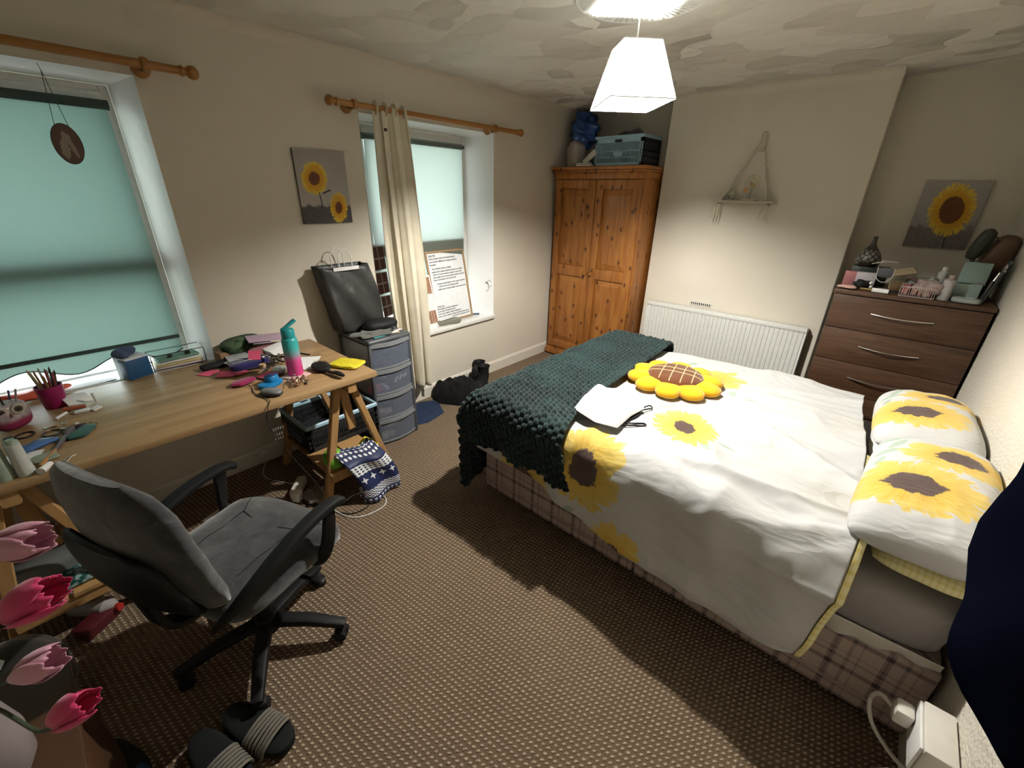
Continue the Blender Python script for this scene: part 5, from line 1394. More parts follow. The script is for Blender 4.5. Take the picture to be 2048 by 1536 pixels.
bm = NB(); sup(bm, (.592, .955, DZ + .03), (.030, .032, .022), .5, .8, (0, R(-12), R(25)), 24, 10); O('cup', bm, M_blp, bdz, world=True)
bm = NB(); sup(bm, (.592, .955, DZ + .046), (.026, .028, .008), .7, .8, (0, R(-12), R(25)), 20, 8); O('dark_sponge', bm, C('navy_foam', (.015, .03, .10), .9), bdz, world=True)
blob('pink_scrunchie', 'magenta fluffy scrunchie lying behind the mouse cable', 'scrunchie', cloth('magenta_plush', (.28, .02, .09)), (.498, .855, DZ + .013), (.030, .055, .014), (0, 0, R(10)), .18, 80, seed=61)
jw = T('beaded_jewellery', 'tangle of silver and copper beaded jewellery in front of the bottle', 'jewellery', (.68, 1.045, DZ))
rn = random.Random(5)
M_slv = mat('silver_metal', (.6, .58, .55), .25, 1.0); M_cop = mat('copper_metal', (.5, .28, .18), .3, 1.0)
for k in range(26):
    x_ = .68 + rn.uniform(-.04, .045); y_ = 1.045 + rn.uniform(-.035, .04); z_ = DZ + .006 + rn.random() * .03
    bm = NB(); sup(bm, (x_, y_, z_), (.006, .006, .006), 1, 1, None, 8, 6); O('bead', bm, M_slv if k % 3 else M_cop, jw, world=True)
for k in range(6):
    bm = NB(); tube(bm, [(.68 + rn.uniform(-.05, .045), 1.045 + rn.uniform(-.05, .04), DZ + .003 + rn.random() * .03) for _ in range(4)], .0013, 5, smooth=5); O('wire', bm, M_cop, jw, world=True)
leafs = lambda name, label, cat, m, c, w, h, a, z=DZ + .0015: leaf_sheet(name, label, cat, m, [(c[0] + math.cos(a) * x * w - math.sin(a) * y * h, c[1] + math.sin(a) * x * w + math.cos(a) * y * h, z + .001 * y) for x, y in ((-.5, -.5), (.5, -.5), (.5, .5), (-.5, .5))])
leafs('paper_sheet', 'blank white sheet of paper behind the water bottle', 'paper', M_paper, (.43, 1.185, 0), .20, .13, R(-38))
M_pk = C('hot_pink_paper', (.72, .10, .20), .7)
for i, (c_, a_, lb, w_) in enumerate((((.225, .785), .5, 'pink sticky note lying leftmost at the back of the desk', .075), ((.31, .845), .9, 'folded pink sticky note in front of the navy pencil case', .085), ((.345, .895), .2, 'pink sticky note half over the folded one', .06), ((.49, .975), .35, 'pink sticky note beside the blue pot', .08))):
    leafs('sticky_note', lb, 'sticky note', M_pk, c_, w_, w_, a_, DZ + .003 + .003 * i).__setitem__('group', 'pink sticky notes on the desk')
bx('eyeglass_case', 'black soft glasses case beside the window corner of the desk', 'case', M_blacks, (.165, .83, DZ + .016), (.055, .13, .030), (0, 0, R(8)), .012)
bx('folded_label', 'white card swing tag lying over the black case', 'card', M_paper, (.215, .895, DZ + .030), (.045, .05, .004), (R(10), R(8), .4))
pcs = T('pencil_case', 'navy zipped pencil case with a pink note on top', 'pencil case', (.29, .955, DZ))
bm = NB(); sup(bm, (.29, .955, DZ + .024), (.052, .095, .022), .5, .5, (0, 0, R(-5)), 28, 10, fn=lambda q: q * (1 + .04 * math.sin(q.y * 90))); O('case_body', bm, cloth('navy_canvas', (.018, .015, .09)), pcs, world=True)
bm = NB(); tube(bm, [(.30, .875, DZ + .045), (.305, .955, DZ + .049), (.30, 1.035, DZ + .045)], .003, 5); O('zip', bm, M_chrome, pcs, world=True)
leaf_sheet('sticky_note', 'pink sticky note stuck upright on the navy pencil case', 'sticky note', M_pk, [(.30, .955, DZ + .046), (.335, 1.005, DZ + .046), (.30, 1.02, DZ + .085), (.262, .975, DZ + .085)])['group'] = 'pink sticky notes on the desk'
bk = T('book', 'thick grey hardback book with white page edges on the desk', 'book', (.19, .965, DZ))
bx('page_block', None, None, M_paper, (.19, .965, DZ + .022), (.115, .150, .032), (0, 0, R(-6)), .001, bk)
for dz2 in (.004, .040): bx('cover', None, None, C('pale_grey_board', (.42, .43, .44), .6), (.19, .965, DZ + dz2), (.122, .158, .003), (0, 0, R(-6)), .001, bk)
bx('cardboard_box', 'small brown cardboard box behind the grey book', 'box', C('brown_card', (.26, .15, .08), .8), (.10, .90, DZ + .030), (.07, .07, .06), (0, 0, .2))
blob('green_garment', 'dark green patterned garment bundled at the back of the desk', 'clothing', mat('dark_green_print', rough=.9, fn=lambda: {'Base Color': mix(((noise(coord(), 30, 3) - .42) * 5).clamp(), (.012, .03, .014), (.06, .10, .045))}), (.085, 1.00, DZ + .075), (.06, .11, .042), (0, 0, .1), .14, 34, seed=71)
blob('pink_cloth', 'dusty pink cloth spread under the lilac magazine', 'cloth', cloth('dusty_pink', (.30, .10, .11)), (.165, 1.10, DZ + .035), (.07, .10, .032), (0, 0, .1), .1, 30, seed=72, fl=True)
mg = bx('magazine', 'lilac and white magazine tilted on top of the desk pile', 'magazine', C('lilac_cover', (.42, .30, .40), .4), (.165, 1.115, DZ + .105), (.10, .21, .006), (R(-4), R(6), R(-8)), .001)
bx('white_panel', None, None, C('white_cover_panel', (.62, .58, .62), .4), (0, -.04, .0055), (.085, .09, .001), (R(-4), R(6), R(-8)), .0003).parent = mg
oc_ = T('open_carton', 'open white card carton lying on the desk pile behind bottle', 'box', (.23, 1.125, DZ))
bx('carton_body', None, None, M_paper, (.235, 1.12, DZ + .045), (.07, .11, .040), (R(8), R(10), .25), .001, oc_)
leaf_sheet('flap', None, None, M_paper, [(.27, 1.07, DZ + .06), (.27, 1.17, DZ + .06), (.32, 1.17, DZ + .045), (.32, 1.08, DZ + .045)], oc_)
# black hair grips / pens clutter
rn = random.Random(9)
pl_cols = [(.01, .01, .012), (.02, .02, .02), (.35, .32, .30), (.06, .05, .05), (.5, .5, .52)]
pl_lab = ['black eyeliner pencil', 'black mascara tube', 'silver capped pen', 'dark brown brow pencil', 'white capped pen', 'black gel pen', 'black comb handle', 'grey marker']
pl_where = ['lying across the pile behind the silver foil', 'lying nearest the cork jar', 'pointing at the water bottle from the pile', 'lying under the open carton', 'topmost on the pile beside the pencil case', 'lying at the back of the pencil pile', 'crossing the pile by the pink cloth', 'lying beside the folded white sheet']
for k in range(8):
    a = rn.uniform(-.6, 1.2); L_ = rn.uniform(.045, .07); x_, y_, z_ = .35 + rn.uniform(-.05, .06), 1.055 + rn.uniform(-.045, .05), DZ + .008 + .007 * k
    bm = NB(); cyl(bm, (x_ - L_ * math.cos(a), y_ - L_ * math.sin(a), z_), (x_ + L_ * math.cos(a), y_ + L_ * math.sin(a), z_ + .006), .005, .0045, 8)
    O('pen', bm, C('pen_plastic_%d' % (k % 5), pl_cols[k % 5], .35), None, pl_lab[k] + ' ' + pl_where[k], 'pen', 'pens and make-up pencils heaped on the desk')
blob('silver_foil', 'crumpled silver foil wrapper left of the water bottle', 'wrapper', mat('silver_foil', (.50, .54, .56), .3, .6), (.475, 1.045, DZ + .016), (.035, .035, .016), (0, 0, 0), .35, 90, seed=81)
ck = T('cork_jar', 'tiny clear jar with a pale cork stopper by the pink note', 'jar', (.405, .985, DZ))
ln('jar', None, None, M_gl, [(0, 0), (.014, 0), (.016, .004), (.016, .026), (.013, .030)], (.405, .985, DZ), par=ck)
ln('cork', None, None, C('cork', (.55, .38, .20), .8), [(0, .028), (.014, .028), (.016, .044), (0, .044)], (.405, .985, DZ), par=ck)
bm = NB(); cyl(bm, (.25, 1.225, DZ + .005), (.33, 1.262, DZ + .005), .004, seg=8); O('pen', bm, M_black, None, 'thin dark pen alone on the desk behind the white sheet', 'pen')
bx('small_box', 'small white box standing behind the water bottle', 'box', M_paper, (.33, 1.17, DZ + .022), (.03, .03, .044), (0, 0, .4))

# ------------------------------------------------------------------ desk, left half
ow = T('owl_pencil_pot', 'painted owl-shaped pencil pot at the far left of the desk', 'pencil pot', (.31, .105, DZ))
def f_owl():
    x, y, z = sep(coord()); n = noise(coord(), 40, 3)
    body = mix(((z - .035) * 60).clamp(), (.22, .02, .07), mix(((n - .4) * 5).clamp(), (.42, .35, .34), (.24, .21, .22)))
    return {'Base Color': body}
M_owl = mat('owl_glaze', rough=.35, fn=f_owl)
bm = NB(); sup(bm, (.31, .105, DZ + .055), (.040, .058, .055), .6, .75, (0, 0, R(35)), 32, 18); O('owl_body', bm, M_owl, ow, world=True)
fd = Vector((math.cos(R(12)), math.sin(R(12)), 0)); sd = Vector((-fd.y, fd.x, 0))
for s_ in (-1, 1):
    ce = Vector((.31, .105, DZ + .085)) + fd * .036 + sd * (.024 * s_)
    bm = NB(); cyl(bm, ce, ce + fd * .007, .021, .020, 24); e_ = O('eye_disc', bm, C('owl_eye_cream', (.50, .46, .40), .4), ow, world=True)
    bm = NB(); cyl(bm, ce + fd * .007, ce + fd * .009, .012, .011, 20); O('iris', bm, C('owl_eye_brown', (.09, .06, .04), .3), e_, world=True)
    bm = NB(); cyl(bm, ce + fd * .009, ce + fd * .0105, .006, .006, 16); O('pupil', bm, M_black, e_, world=True)
bm = NB(); cyl(bm, Vector((.31, .105, DZ + .072)) + fd * .04, Vector((.31, .105, DZ + .060)) + fd * .052, .006, .001, 8); O('beak', bm, C('owl_beak', (.2, .1, .06)), ow, world=True)
for k in range(5):
    bm = NB(); a = k * 1.3; p_ = Vector((.31 + .02 * math.cos(a), .105 + .03 * math.sin(a), DZ + .09)); cyl(bm, p_, p_ + Vector((.01 * math.cos(a), .018 * math.sin(a), .055 + .01 * (k % 2))), .0035, .003, 7)
    O('pen', bm, C('pot_pen_%d' % k, [(.02, .02, .02), (.35, .3, .3), (.05, .07, .15), (.3, .05, .1), (.1, .1, .1)][k]), None, ['black pen', 'grey pen', 'navy pen', 'crimson pen', 'charcoal pen'][k] + ' standing in the owl pencil pot', 'pen', 'pens in the owl pot')
pcup = T('pencil_cup', 'magenta plastic cup full of pencils near the window', 'pencil cup', (.175, .23, DZ))
ln('cup', None, None, mat('magenta_glass_plastic', (.30, .012, .10), .25, alpha=.93), [(0, 0), (.036, 0), (.038, .004), (.044, .098), (.041, .098), (.035, .006), (0, .006)], (.175, .23, DZ), 28, par=pcup)
for k in range(10):
    a = k * 2.4; r_ = .024; p_ = Vector((.175 + r_ * .5 * math.cos(a), .23 + r_ * .5 * math.sin(a), DZ + .01)); q_ = Vector((.175 + r_ * 1.5 * math.cos(a), .23 + r_ * 1.5 * math.sin(a), DZ + .145 + .012 * (k % 3)))
    bm = NB(); cyl(bm, p_, q_, .0042, seg=6); cyl(bm, q_, q_ + (q_ - p_).normalized() * .012, .0042, .0008, 6)
    O('pencil', bm, C('pencil_paint_%d' % (k % 5), [(.30, .13, .05), (.06, .05, .05), (.45, .36, .22), (.22, .05, .05), (.35, .33, .30)][k % 5], .4), None, ['rust-brown', 'near-black', 'tan', 'dark red', 'pale grey'][k % 5] + [' pencil with a lower tip', ' pencil with a taller tip'][k // 5] + ' standing in the magenta cup', 'pencil', 'pencils in the magenta cup')
bx('greetings_card', 'white card leaning open beside the magenta cup', 'card', M_paper, (.205, .295, DZ + .022), (.07, .085, .004), (R(-8), R(22), R(15)), .001)
bm = NB(); cyl(bm, (.275, .245, DZ + .012), (.285, .285, DZ + .012), .010, seg=14); cyl(bm, (.285, .285, DZ + .012), (.292, .312, DZ + .012), .010, .008, 14); O('lipstick', bm, C('coral_tube', (.36, .10, .05), .35), None, 'white and rust lip balm tube before the leaning card', 'lipstick')
bx('eraser', 'flat white eraser block on the left half of the desk', 'eraser', M_white, (.325, .297, DZ + .006), (.022, .05, .010), (0, 0, R(-6)))
bx('tissue_scrap', 'crumpled white tissue scrap beside the eraser', 'tissue', M_paper, (.332, .338, DZ + .006), (.03, .035, .010), (.1, .1, R(30)), .004)
bm = NB(); cyl(bm, (.25, .350, DZ + .004), (.26, .345, DZ + .05), .005, seg=8); O('cotton_wand', bm, M_white, None, 'white wand standing tilted behind the eraser', 'wand')
bm = NB(); cyl(bm, (.345, .215, DZ + .006), (.30, .250, DZ + .006), .006, seg=8); O('white_tube', bm, M_white, None, 'slim white tube in front of the magenta cup', 'tube')
bm = NB(); sup(bm, (.485, .272, DZ + .006), (.014, .024, .007), .7, .9, (0, 0, .3), 18, 6); O('guitar_pick', bm, C('dark_plum', (.05, .015, .02), .3), None, 'dark plum oval trinket on the left half of the desk', 'trinket')
for k, (x_, y_) in enumerate(((.50, .315), (.485, .305), (.515, .30))):
    bm = NB(); tube(bm, [(x_ + .012 * math.cos(a) * (1 + .3 * k), y_ + .008 * math.sin(a), DZ + .002 + .002 * k) for a in np.linspace(0, 2 * PI, 14)[:-1]], .0018, 5, True)
    O('earring', bm, mat('gold_metal', (.55, .36, .10), .3, 1.0), None, 'small tangled gold earring beside the plum trinket', 'earring', 'gold earrings on the desk')
def hoop(label, c, r, m, name='hair_tie'):
    bm = NB(); tube(bm, [(c[0] + r * math.cos(a), c[1] + r * math.sin(a), DZ + .0035) for a in np.linspace(0, 2 * PI, 25)[:-1]], .003, 6, True); O(name, bm, m, None, label, 'hair tie')
hoop('black hair tie lying between the blue pouch and the plum trinket', (.475, .195), .026, M_black)
hoop('black hair tie looped at the foot of the owl pot', (.425, .125), .026, M_blacks)
rn = random.Random(3)
for k in range(7):
    x_, y_ = .42 + rn.uniform(-.03, .06), .21 + rn.uniform(-.03, .07)
    bm = NB(); sup(bm, (x_, y_, DZ + .004), (.006 + .005 * rn.random(), .006, .004), .7, .8, (0, 0, rn.random() * 3), 10, 6); O('trinket', bm, [M_slv, M_cream, M_cop][k % 3], None, ['tiny silver trinket', 'tiny cream trinket', 'tiny copper trinket'][k % 3] + ' scattered among the hair ties on the desk', 'trinket', 'scattered trinkets on the desk')
pbr = T('paint_brush', 'wooden-handled make-up brush lying diagonally on the left desk', 'brush', (.63, .2, DZ))
bm = NB(); cyl(bm, (.755, .150, DZ + .007), (.655, .192, DZ + .007), .0075, .006, 10); O('wooden_handle', bm, C('brush_wood', (.36, .16, .05)), pbr, world=True)
bm = NB(); cyl(bm, (.655, .192, DZ + .007), (.56, .228, DZ + .008), .006, .008, 10); O('ferrule', bm, C('grey_ferrule', (.20, .17, .19), .3, metal=.6), pbr, world=True)
bm = NB(); sup(bm, (.525, .241, DZ + .012), (.04, .014, .011), .9, .9, (0, 0, R(-21)), 14, 8); O('brush_hair', bm, C('grey_hair', (.09, .08, .09), .8), pbr, world=True)
blob('blue_pouch', 'small blue foil sachet in front of the hair ties', 'sachet', mat('blue_foil', (.06, .13, .33), .3), (.565, .155, DZ + .010), (.028, .052, .010), (0, 0, R(20)), .2, 90, (.6, .6), 91)
blob('teal_sachet', 'dark teal sachet lying beyond the make-up brush', 'sachet', mat('teal_foil', (.03, .09, .08), .3), (.555, .275, DZ + .008), (.03, .055, .008), (0, 0, R(60)), .15, 80, (.6, .6), 92)
blob('green_wrapper', 'pale green see-through wrapper beneath the brush handle', 'wrapper', mat('pale_green_film', (.32, .36, .26), .3, alpha=.75), (.69, .165, DZ + .006), (.035, .035, .006), (0, 0, .3), .2, 80, (.6, .6), 93)
for k, d_ in enumerate((0, .012)):
    bm = NB(); tube(bm, [(.80, .185 + d_, DZ + .002), (.74, .215 + d_, DZ + .004), (.73, .226 + d_, DZ + .002)], .0016, 5); O('hair_grip', bm, [M_slv, M_cream][k], None, ['silver', 'cream'][k] + ' hair grip near the front edge of the left desk', 'hair grip')
def tube_bottle(label, c, h, r, colb, lid, lean=(0, 0), name='cream_tube'):
    t = T(name, label, 'bottle', (c[0], c[1], DZ))
    d = Vector((lean[0], lean[1], 1)).normalized(); p = Vector((c[0], c[1], DZ + .0))
    bm = NB(); cyl(bm, p, p + d * .02, r, r, 22); cyl(bm, p + d * .02, p + d * h, r * .97, r * .80, 22); O('tube_body', bm, colb, t, world=True)
    bm = NB(); cyl(bm, p + d * h, p + d * (h + .016), r * .55, r * .5, 18); O('cap', bm, lid, t, world=True)
M_wbt = C('white_bottle_plastic', (.52, .54, .50), .35); M_gbt = C('pale_green_bottle_plastic', (.30, .38, .30), .35)
tube_bottle('white cosmetic bottle nearest the desk front, rightmost of its row', (.765, .118), .115, .022, M_wbt, M_gbt)
tube_bottle('pale green cosmetic bottle in the middle of the row', (.755, .072), .112, .024, M_gbt, M_wbt)
tube_bottle('square-shouldered white bottle at the very left frame edge', (.775, .022), .125, .026, M_wbt, M_wbt)
tube_bottle('short white bottle behind the green one, round black hole in lid', (.690, .110), .095, .022, M_wbt, M_black)
bm = NB(); cyl(bm, (.805, .150, DZ + .012), (.765, .175, DZ + .012), .012, .009, 14); O('rounded_lid_piece', bm, M_white, None, 'white rounded cap lying by the foot of the bottle row', 'cap')
leafs('white_label', 'white perforated card lying behind the cosmetic bottles', 'card', M_paper, (.62, .09), .14, .07, R(75))
# sill and rear edge of the desk
tb = T('tissue_box', 'blue and white tissue box by the teal blind', 'tissue box', (-.01, .525, DZ))
bx('carton', None, None, C('tissue_card_white', (.66, .68, .72), .5), (.005, .53, DZ + .055), (.10, .10, .108), (0, 0, R(20)), .002, tb)
bx('blue_panel', None, None, C('deep_blue_card', (.01, .07, .18), .4), (.030, .535, DZ + .052), (.056, .104, .098), (0, 0, R(20)), .002, tb)
blob('tissue', None, None, C('blue_tissue', (.05, .07, .14), .8), (-.005, .51, DZ + .125), (.04, .045, .022), (0, 0, .2), .4, 80, (.9, .9), 95, par=tb)
rk = T('wire_desk_tray', 'thin black wire tray of papers standing on the window sill', 'desk tray', (-.05, .70, DZ))
bm = NB()
for z in (DZ + .008, DZ + .085):
    tube(bm, [(.028, .60, z), (.028, .83, z), (-.085, .84, z), (-.085, .60, z)], .0022, 5, True)
for p_ in ((.028, .60), (.028, .83), (-.085, .84), (-.085, .60)): cyl(bm, (p_[0], p_[1], DZ + .003), (p_[0], p_[1], DZ + .085), .0022, seg=5)
O('wire_frame', bm, M_black, rk, world=True)
for k, (c_, nm) in enumerate((((.62, .52, .50), 'pink'), ((.55, .48, .22), 'yellow'), ((.70, .70, .70), 'white'), ((.14, .26, .20), 'green'))):
    bx('paper_wallet', nm + ' paper wallet lying in the wire tray on the sill', 'folder', C('wallet_' + nm, c_, .6), (-.028, .715, DZ + .012 + .013 * k), (.10, .21 - .01 * k, .010), (0, 0, R(3 * k - 4)), .001)
for k in range(2): bx('bulldog_clip', ('left', 'right')[k] + ' black bulldog clip on the stacked paper wallets', 'clip', M_black, (.0, .68 + .08 * k, DZ + .066), (.02, .022, .016), (0, 0, .2), .003)
leafs('white_envelope', 'white envelope on the sill behind the magenta cup', 'envelope', M_paper, (-.03, .34), .08, .22, R(4), .751)
blob('orange_ribbon', 'orange-red ribbon curled on the sill beside the magenta cup', 'ribbon', C('orange_satin', (.70, .12, .06), .5), (.0, .15, DZ + .02), (.03, .11, .018), (0, 0, .1), .35, 60, (.8, .8), 97)

# ------------------------------------------------------------------ top of the chest of drawers
CZ = chh
vb = T('aroma_diffuser', 'black lattice teardrop aroma diffuser on the left of the chest', 'diffuser', (2.57, 3.98, CZ))
bx('stand', 'dark green box', None, C('dark_green_lacquer', (.012, .022, .014), .4), (2.60, 3.98, CZ + .055), (.19, .13, .11), (0, 0, 0), .003, vb)
def f_lat():
    x, y, z = sep(coord()); a = X.m('ARCTAN2', y, x); k = (((a * 5.1 + z * 90).sin()).abs() * ((a * 5.1 - z * 90).sin()).abs()).gt(.35) * z.gt(.145) * z.lt(.21)
    return {'Base Color': mix(k, (.022, .019, .016), (.16, .15, .13)), 'Normal': bump(k, .5, .004)}
ln('vase', None, None, mat('black_lattice', rough=.35, fn=f_lat), [(0, .112), (.05, .112), (.062, .125), (.068, .145), (.062, .175), (.045, .205), (.026, .228), (.014, .25), (.011, .275), (.013, .292), (.009, .292), (.008, .25)], (2.57, 3.98, CZ), 40, par=vb)
gb = T('gift_set_box', 'pink and white toiletry gift box under the aroma diffuser', 'box', (2.56, 3.83, CZ))
bx('pink_end', None, None, C('dusty_rose_card', (.40, .16, .16), .5), (2.515, 3.85, CZ + .043), (.06, .04, .086), (0, 0, 0), .001, gb)
bx('white_panel', None, None, C('white_card_box', (.52, .48, .52), .5), (2.595, 3.85, CZ + .043), (.10, .04, .086), (0, 0, 0), .001, gb)
blob('black_scrunchie', 'black velvet scrunchie in front of the gift box', 'scrunchie', M_blacks, (2.592, 3.76, CZ + .024), (.045, .03, .024), (0, 0, .2), .25, 120, seed=101)
blob('pink_flannel', 'pale pink flannel crumpled at the left front of the chest', 'cloth', cloth('pale_pink_towel', (.56, .34, .29)), (2.53, 3.665, CZ + .010), (.05, .03, .014), (0, 0, -.1), .25, 80, seed=102, fl=True)
bm = NB(); cyl(bm, (2.650, 3.645, CZ + .014), (2.728, 3.638, CZ + .014), .013, seg=18); O('gauze_roll', bm, M_paper, None, 'small roll of white gauze at the front edge of the chest', 'roll')
bx('gold_comb', 'yellow gold comb lying behind the gauze roll', 'comb', C('gold_plastic', (.38, .30, .06), .4), (2.635, 3.72, CZ + .005), (.09, .022, .005), (0, 0, R(-12)))
bx('white_sachet', 'crumpled white sachet touching the gauze roll', 'sachet', M_paper, (2.70, 3.69, CZ + .012), (.05, .03, .014), (.2, .1, .5), .005)
for k, x_ in enumerate((2.633, 2.636)):
    bm = NB(); sup(bm, (x_, 3.735 + .02 * k, CZ + .04 - .026 * k), (.010, .010, .010), 1, 1, None, 10, 8); O('cotton_ball', bm, M_paper, None, ('upper', 'lower')[k] + ' white cotton ball beside the black scrunchie', 'cotton ball')
sg = T('compact_mirror', 'open round silver compact mirror on the chest', 'mirror', (2.752, 3.80, CZ))
ln('compact_base', None, None, M_black, [(0, 0), (.034, 0), (.034, .010), (0, .010)], (2.752, 3.74, CZ), par=sg)
ln('mirror_lid', None, None, M_slv, [(0, 0), (.034, 0), (.034, .005), (0, .005)], (2.752, 3.78, CZ + .03), rot=(R(65), 0, 0), par=sg)
# clear basket
def f_mesh(): return {'Base Color': (.55, .50, .48, 1)}
M_mesh = mat('clear_pink_plastic', (.60, .50, .48), .2, alpha=.45)
bk_ = T('clear_basket', 'clear slotted plastic basket of make-up on the chest', 'basket', (2.84, 3.67, CZ))
bm = NB(); x0, x1, y0, y1 = 2.775, 2.925, 3.632, 3.745
for z0, z1 in ((0, .006), (.052, .060)):
    for a in ((x0, x1, y0, y0 + .004), (x0, x1, y1 - .004, y1), (x0, x0 + .004, y0, y1), (x1 - .004, x1, y0, y1)): box(bm, *a, CZ + z0, CZ + z1)
for k in range(16):
    x_ = x0 + (x1 - x0) * k / 15; cyl(bm, (x_, y0 + .002, CZ), (x_, y0 + .002, CZ + .055), .0016, seg=5); cyl(bm, (x_, y1 - .002, CZ), (x_, y1 - .002, CZ + .055), .0016, seg=5)
box(bm, x0, x1, y0, y1, CZ, CZ + .003); O('slotted_wall', bm, M_mesh, bk_, world=True)
rn = random.Random(12)
for k in range(10):
    c_ = [(.30, .03, .04), (.45, .20, .18), (.12, .02, .03), (.5, .42, .38), (.55, .30, .26)][k % 5]
    bm = NB(); x_ = x0 + .015 + .012 * k; cyl(bm, (x_, 3.66 + .05 * rn.random(), CZ + .012), (x_ + .005, 3.67 + .05 * rn.random(), CZ + .05 + .015 * rn.random()), .008, seg=10)
    O('lipstick', bm, C('cosmetic_%d' % (k % 5), c_, .3), None, ['bright red', 'dusty pink', 'deep maroon', 'cream', 'peach'][k % 5] + ' lipstick tube in the ' + ['left', 'right'][k // 5] + ' half of the clear basket', 'lipstick', 'lipsticks in the clear basket')
jr = T('glass_jar', 'clear round glass jar of cotton pads behind the basket', 'jar', (2.855, 3.88, CZ))
ln('jar_wall', None, None, M_gl, [(0, .003), (.075, .003), (.08, .01), (.08, .10), (.076, .105)], (2.855, 3.92, CZ), 32, par=jr)
blob('cotton_pads', None, None, cloth('grey_cotton', (.30, .29, .26)), (2.855, 3.92, CZ + .045), (.068, .068, .035), (0, 0, 0), .08, 60, seed=104, par=jr)
bx('kraft_envelope', 'tan paper envelope tilted on top of the jar', 'envelope', C('tan_paper', (.42, .34, .22), .8), (2.765, 3.83, CZ + .115), (.10, .07, .003), (R(22), R(-14), .3), .0008)
bx('maroon_comb', 'dark maroon comb resting across the make-up', 'comb', C('maroon_plastic', (.09, .012, .015), .35), (2.835, 3.79, CZ + .075), (.10, .02, .010), (0, R(14), R(-18)))
bx('wooden_tray', 'brown wooden dish under the tan envelope', 'dish', C('brown_dish', (.14, .09, .04), .5), (2.76, 3.79, CZ + .03), (.08, .07, .06), (0, 0, .2), .02)
msk = T('face_mask', 'grey face mask with white loops hung by the gift box', 'mask', (2.68, 3.80, CZ))
bm = NB(); sup(bm, (2.68, 3.80, CZ + .10), (.042, .012, .030), .8, .8, None, 20, 8); O('mask_cloth', bm, C('grey_mask_cloth', (.09, .095, .11), .8), msk, world=True)
bm = NB(); tube(bm, [(2.64, 3.80, CZ + .13), (2.645, 3.79, CZ + .07), (2.68, 3.785, CZ + .045), (2.715, 3.79, CZ + .07), (2.72, 3.80, CZ + .13)], .002, 5, smooth=5); O('ear_loop', bm, M_paper, msk, world=True)
for k in range(3):
    bm = NB(); cbox(bm, (2.645 + .02 * k, 3.83, CZ + .155 + .004 * k), (.09, .022, .003), (.1 * k, R(-14 + 8 * k), R(10 + 12 * k)), .001); O('paper_strip', bm, C('cream_strip', (.60, .54, .48), .7), None, ('lowest', 'middle', 'topmost')[k] + ' pale paper strip fanned above the face mask', 'paper strip')
def chest_bottle(label, c, r, h, m, capm):
    t = T('bottle', label, 'bottle', (c[0], c[1], CZ))
    ln('bottle_body', None, None, m, [(0, 0), (r, 0), (r, h * .8), (r * .6, h * .86), (0, h * .86)], (c[0], c[1], CZ), par=t)
    ln('cap', None, None, capm, [(r * .5, h * .86), (r * .5, h), (0, h)], (c[0], c[1], CZ), par=t)
chest_bottle('tall pale grey lotion bottle to the right of the clear basket', (2.965, 3.69), .026, .135, C('lotion_grey', (.42, .40, .40), .35), C('lotion_cap', (.38, .30, .26), .3))
chest_bottle('white pump bottle rising behind the lotion bottle', (2.935, 3.84), .022, .16, C('pump_white', (.55, .58, .54), .35), M_white)
chest_bottle('short white pot bottle beside the glass jar', (2.90, 3.80), .020, .105, C('pot_white', (.52, .52, .48), .35), C('pot_cap', (.40, .42, .38), .3))
blob('crumpled_film', 'crumpled clear wrapping spilling over the basket front', 'wrapping', mat('crinkled_film', (.55, .44, .42), .25, alpha=.6), (2.885, 3.70, CZ + .055), (.055, .05, .035), (0, 0, 0), .3, 110, seed=106)
tc = T('vanity_case', 'pale aqua hinged vanity case standing open on the chest', 'vanity case', (3.05, 3.75, CZ))
M_aq = C('pale_aqua_plastic', (.26, .36, .34), .3)
bx('upper_panel', None, None, M_aq, (3.055, 3.80, CZ + .145), (.115, .02, .115), (R(-8), 0, 0), .006, tc)
bx('lower_panel', None, None, C('lighter_aqua_plastic', (.32, .44, .41), .3), (3.045, 3.77, CZ + .045), (.115, .05, .085), (R(-8), 0, 0), .006, tc)
bm = NB(); cyl(bm, (3.06, 3.775, CZ + .088), (3.11, 3.775, CZ + .090), .004, seg=8); O('latch', bm, M_chrome, tc, world=True)
bm = NB(); sup(bm, (3.055, 3.665, CZ + .016), (.06, .035, .016), .5, .6, (0, 0, -.1), 24, 8); dd = O('clear_dish', bm, mat('cloudy_dish', (.36, .40, .38), .2, alpha=.8), None, 'cloudy clear soap dish at the right front of the chest', 'dish')
bx('soap_label', None, None, M_paper, (.01, -.012, .033), (.04, .022, .001), (0, 0, -.1), .0003).parent = dd
gp = T('leaning_glass', 'clear glass panel with black edge leaning on the right wall', 'panel', (3.15, 3.80, CZ))
bx('pane', None, None, mat('grey_glass_sheet', (.34, .38, .38), .1, alpha=.55), (3.146, 3.81, CZ + .115), (.004, .14, .225), (0, R(10), 0), .001, gp)
bx('black_edge', None, None, M_black, (3.148, 3.738, CZ + .115), (.007, .006, .23), (0, R(10), 0), .001, gp)
st2 = T('hair_straightener', 'black hair straighteners standing before the glass panel', 'hair straightener', (3.12, 3.70, CZ))
bm = NB(); sweep(bm, cr([(3.105, 3.665, CZ + .004), (3.118, 3.70, CZ + .06), (3.128, 3.72, CZ + .12)], 4), rrect(.014, .022, .4, 3)); O('arm', bm, M_black, st2, world=True)
bm = NB(); sweep(bm, [(3.128, 3.72, CZ + .12), (3.138, 3.73, CZ + .165)], rrect(.008, .010, .4, 3)); O('chrome_neck', bm, M_chrome, st2, world=True)
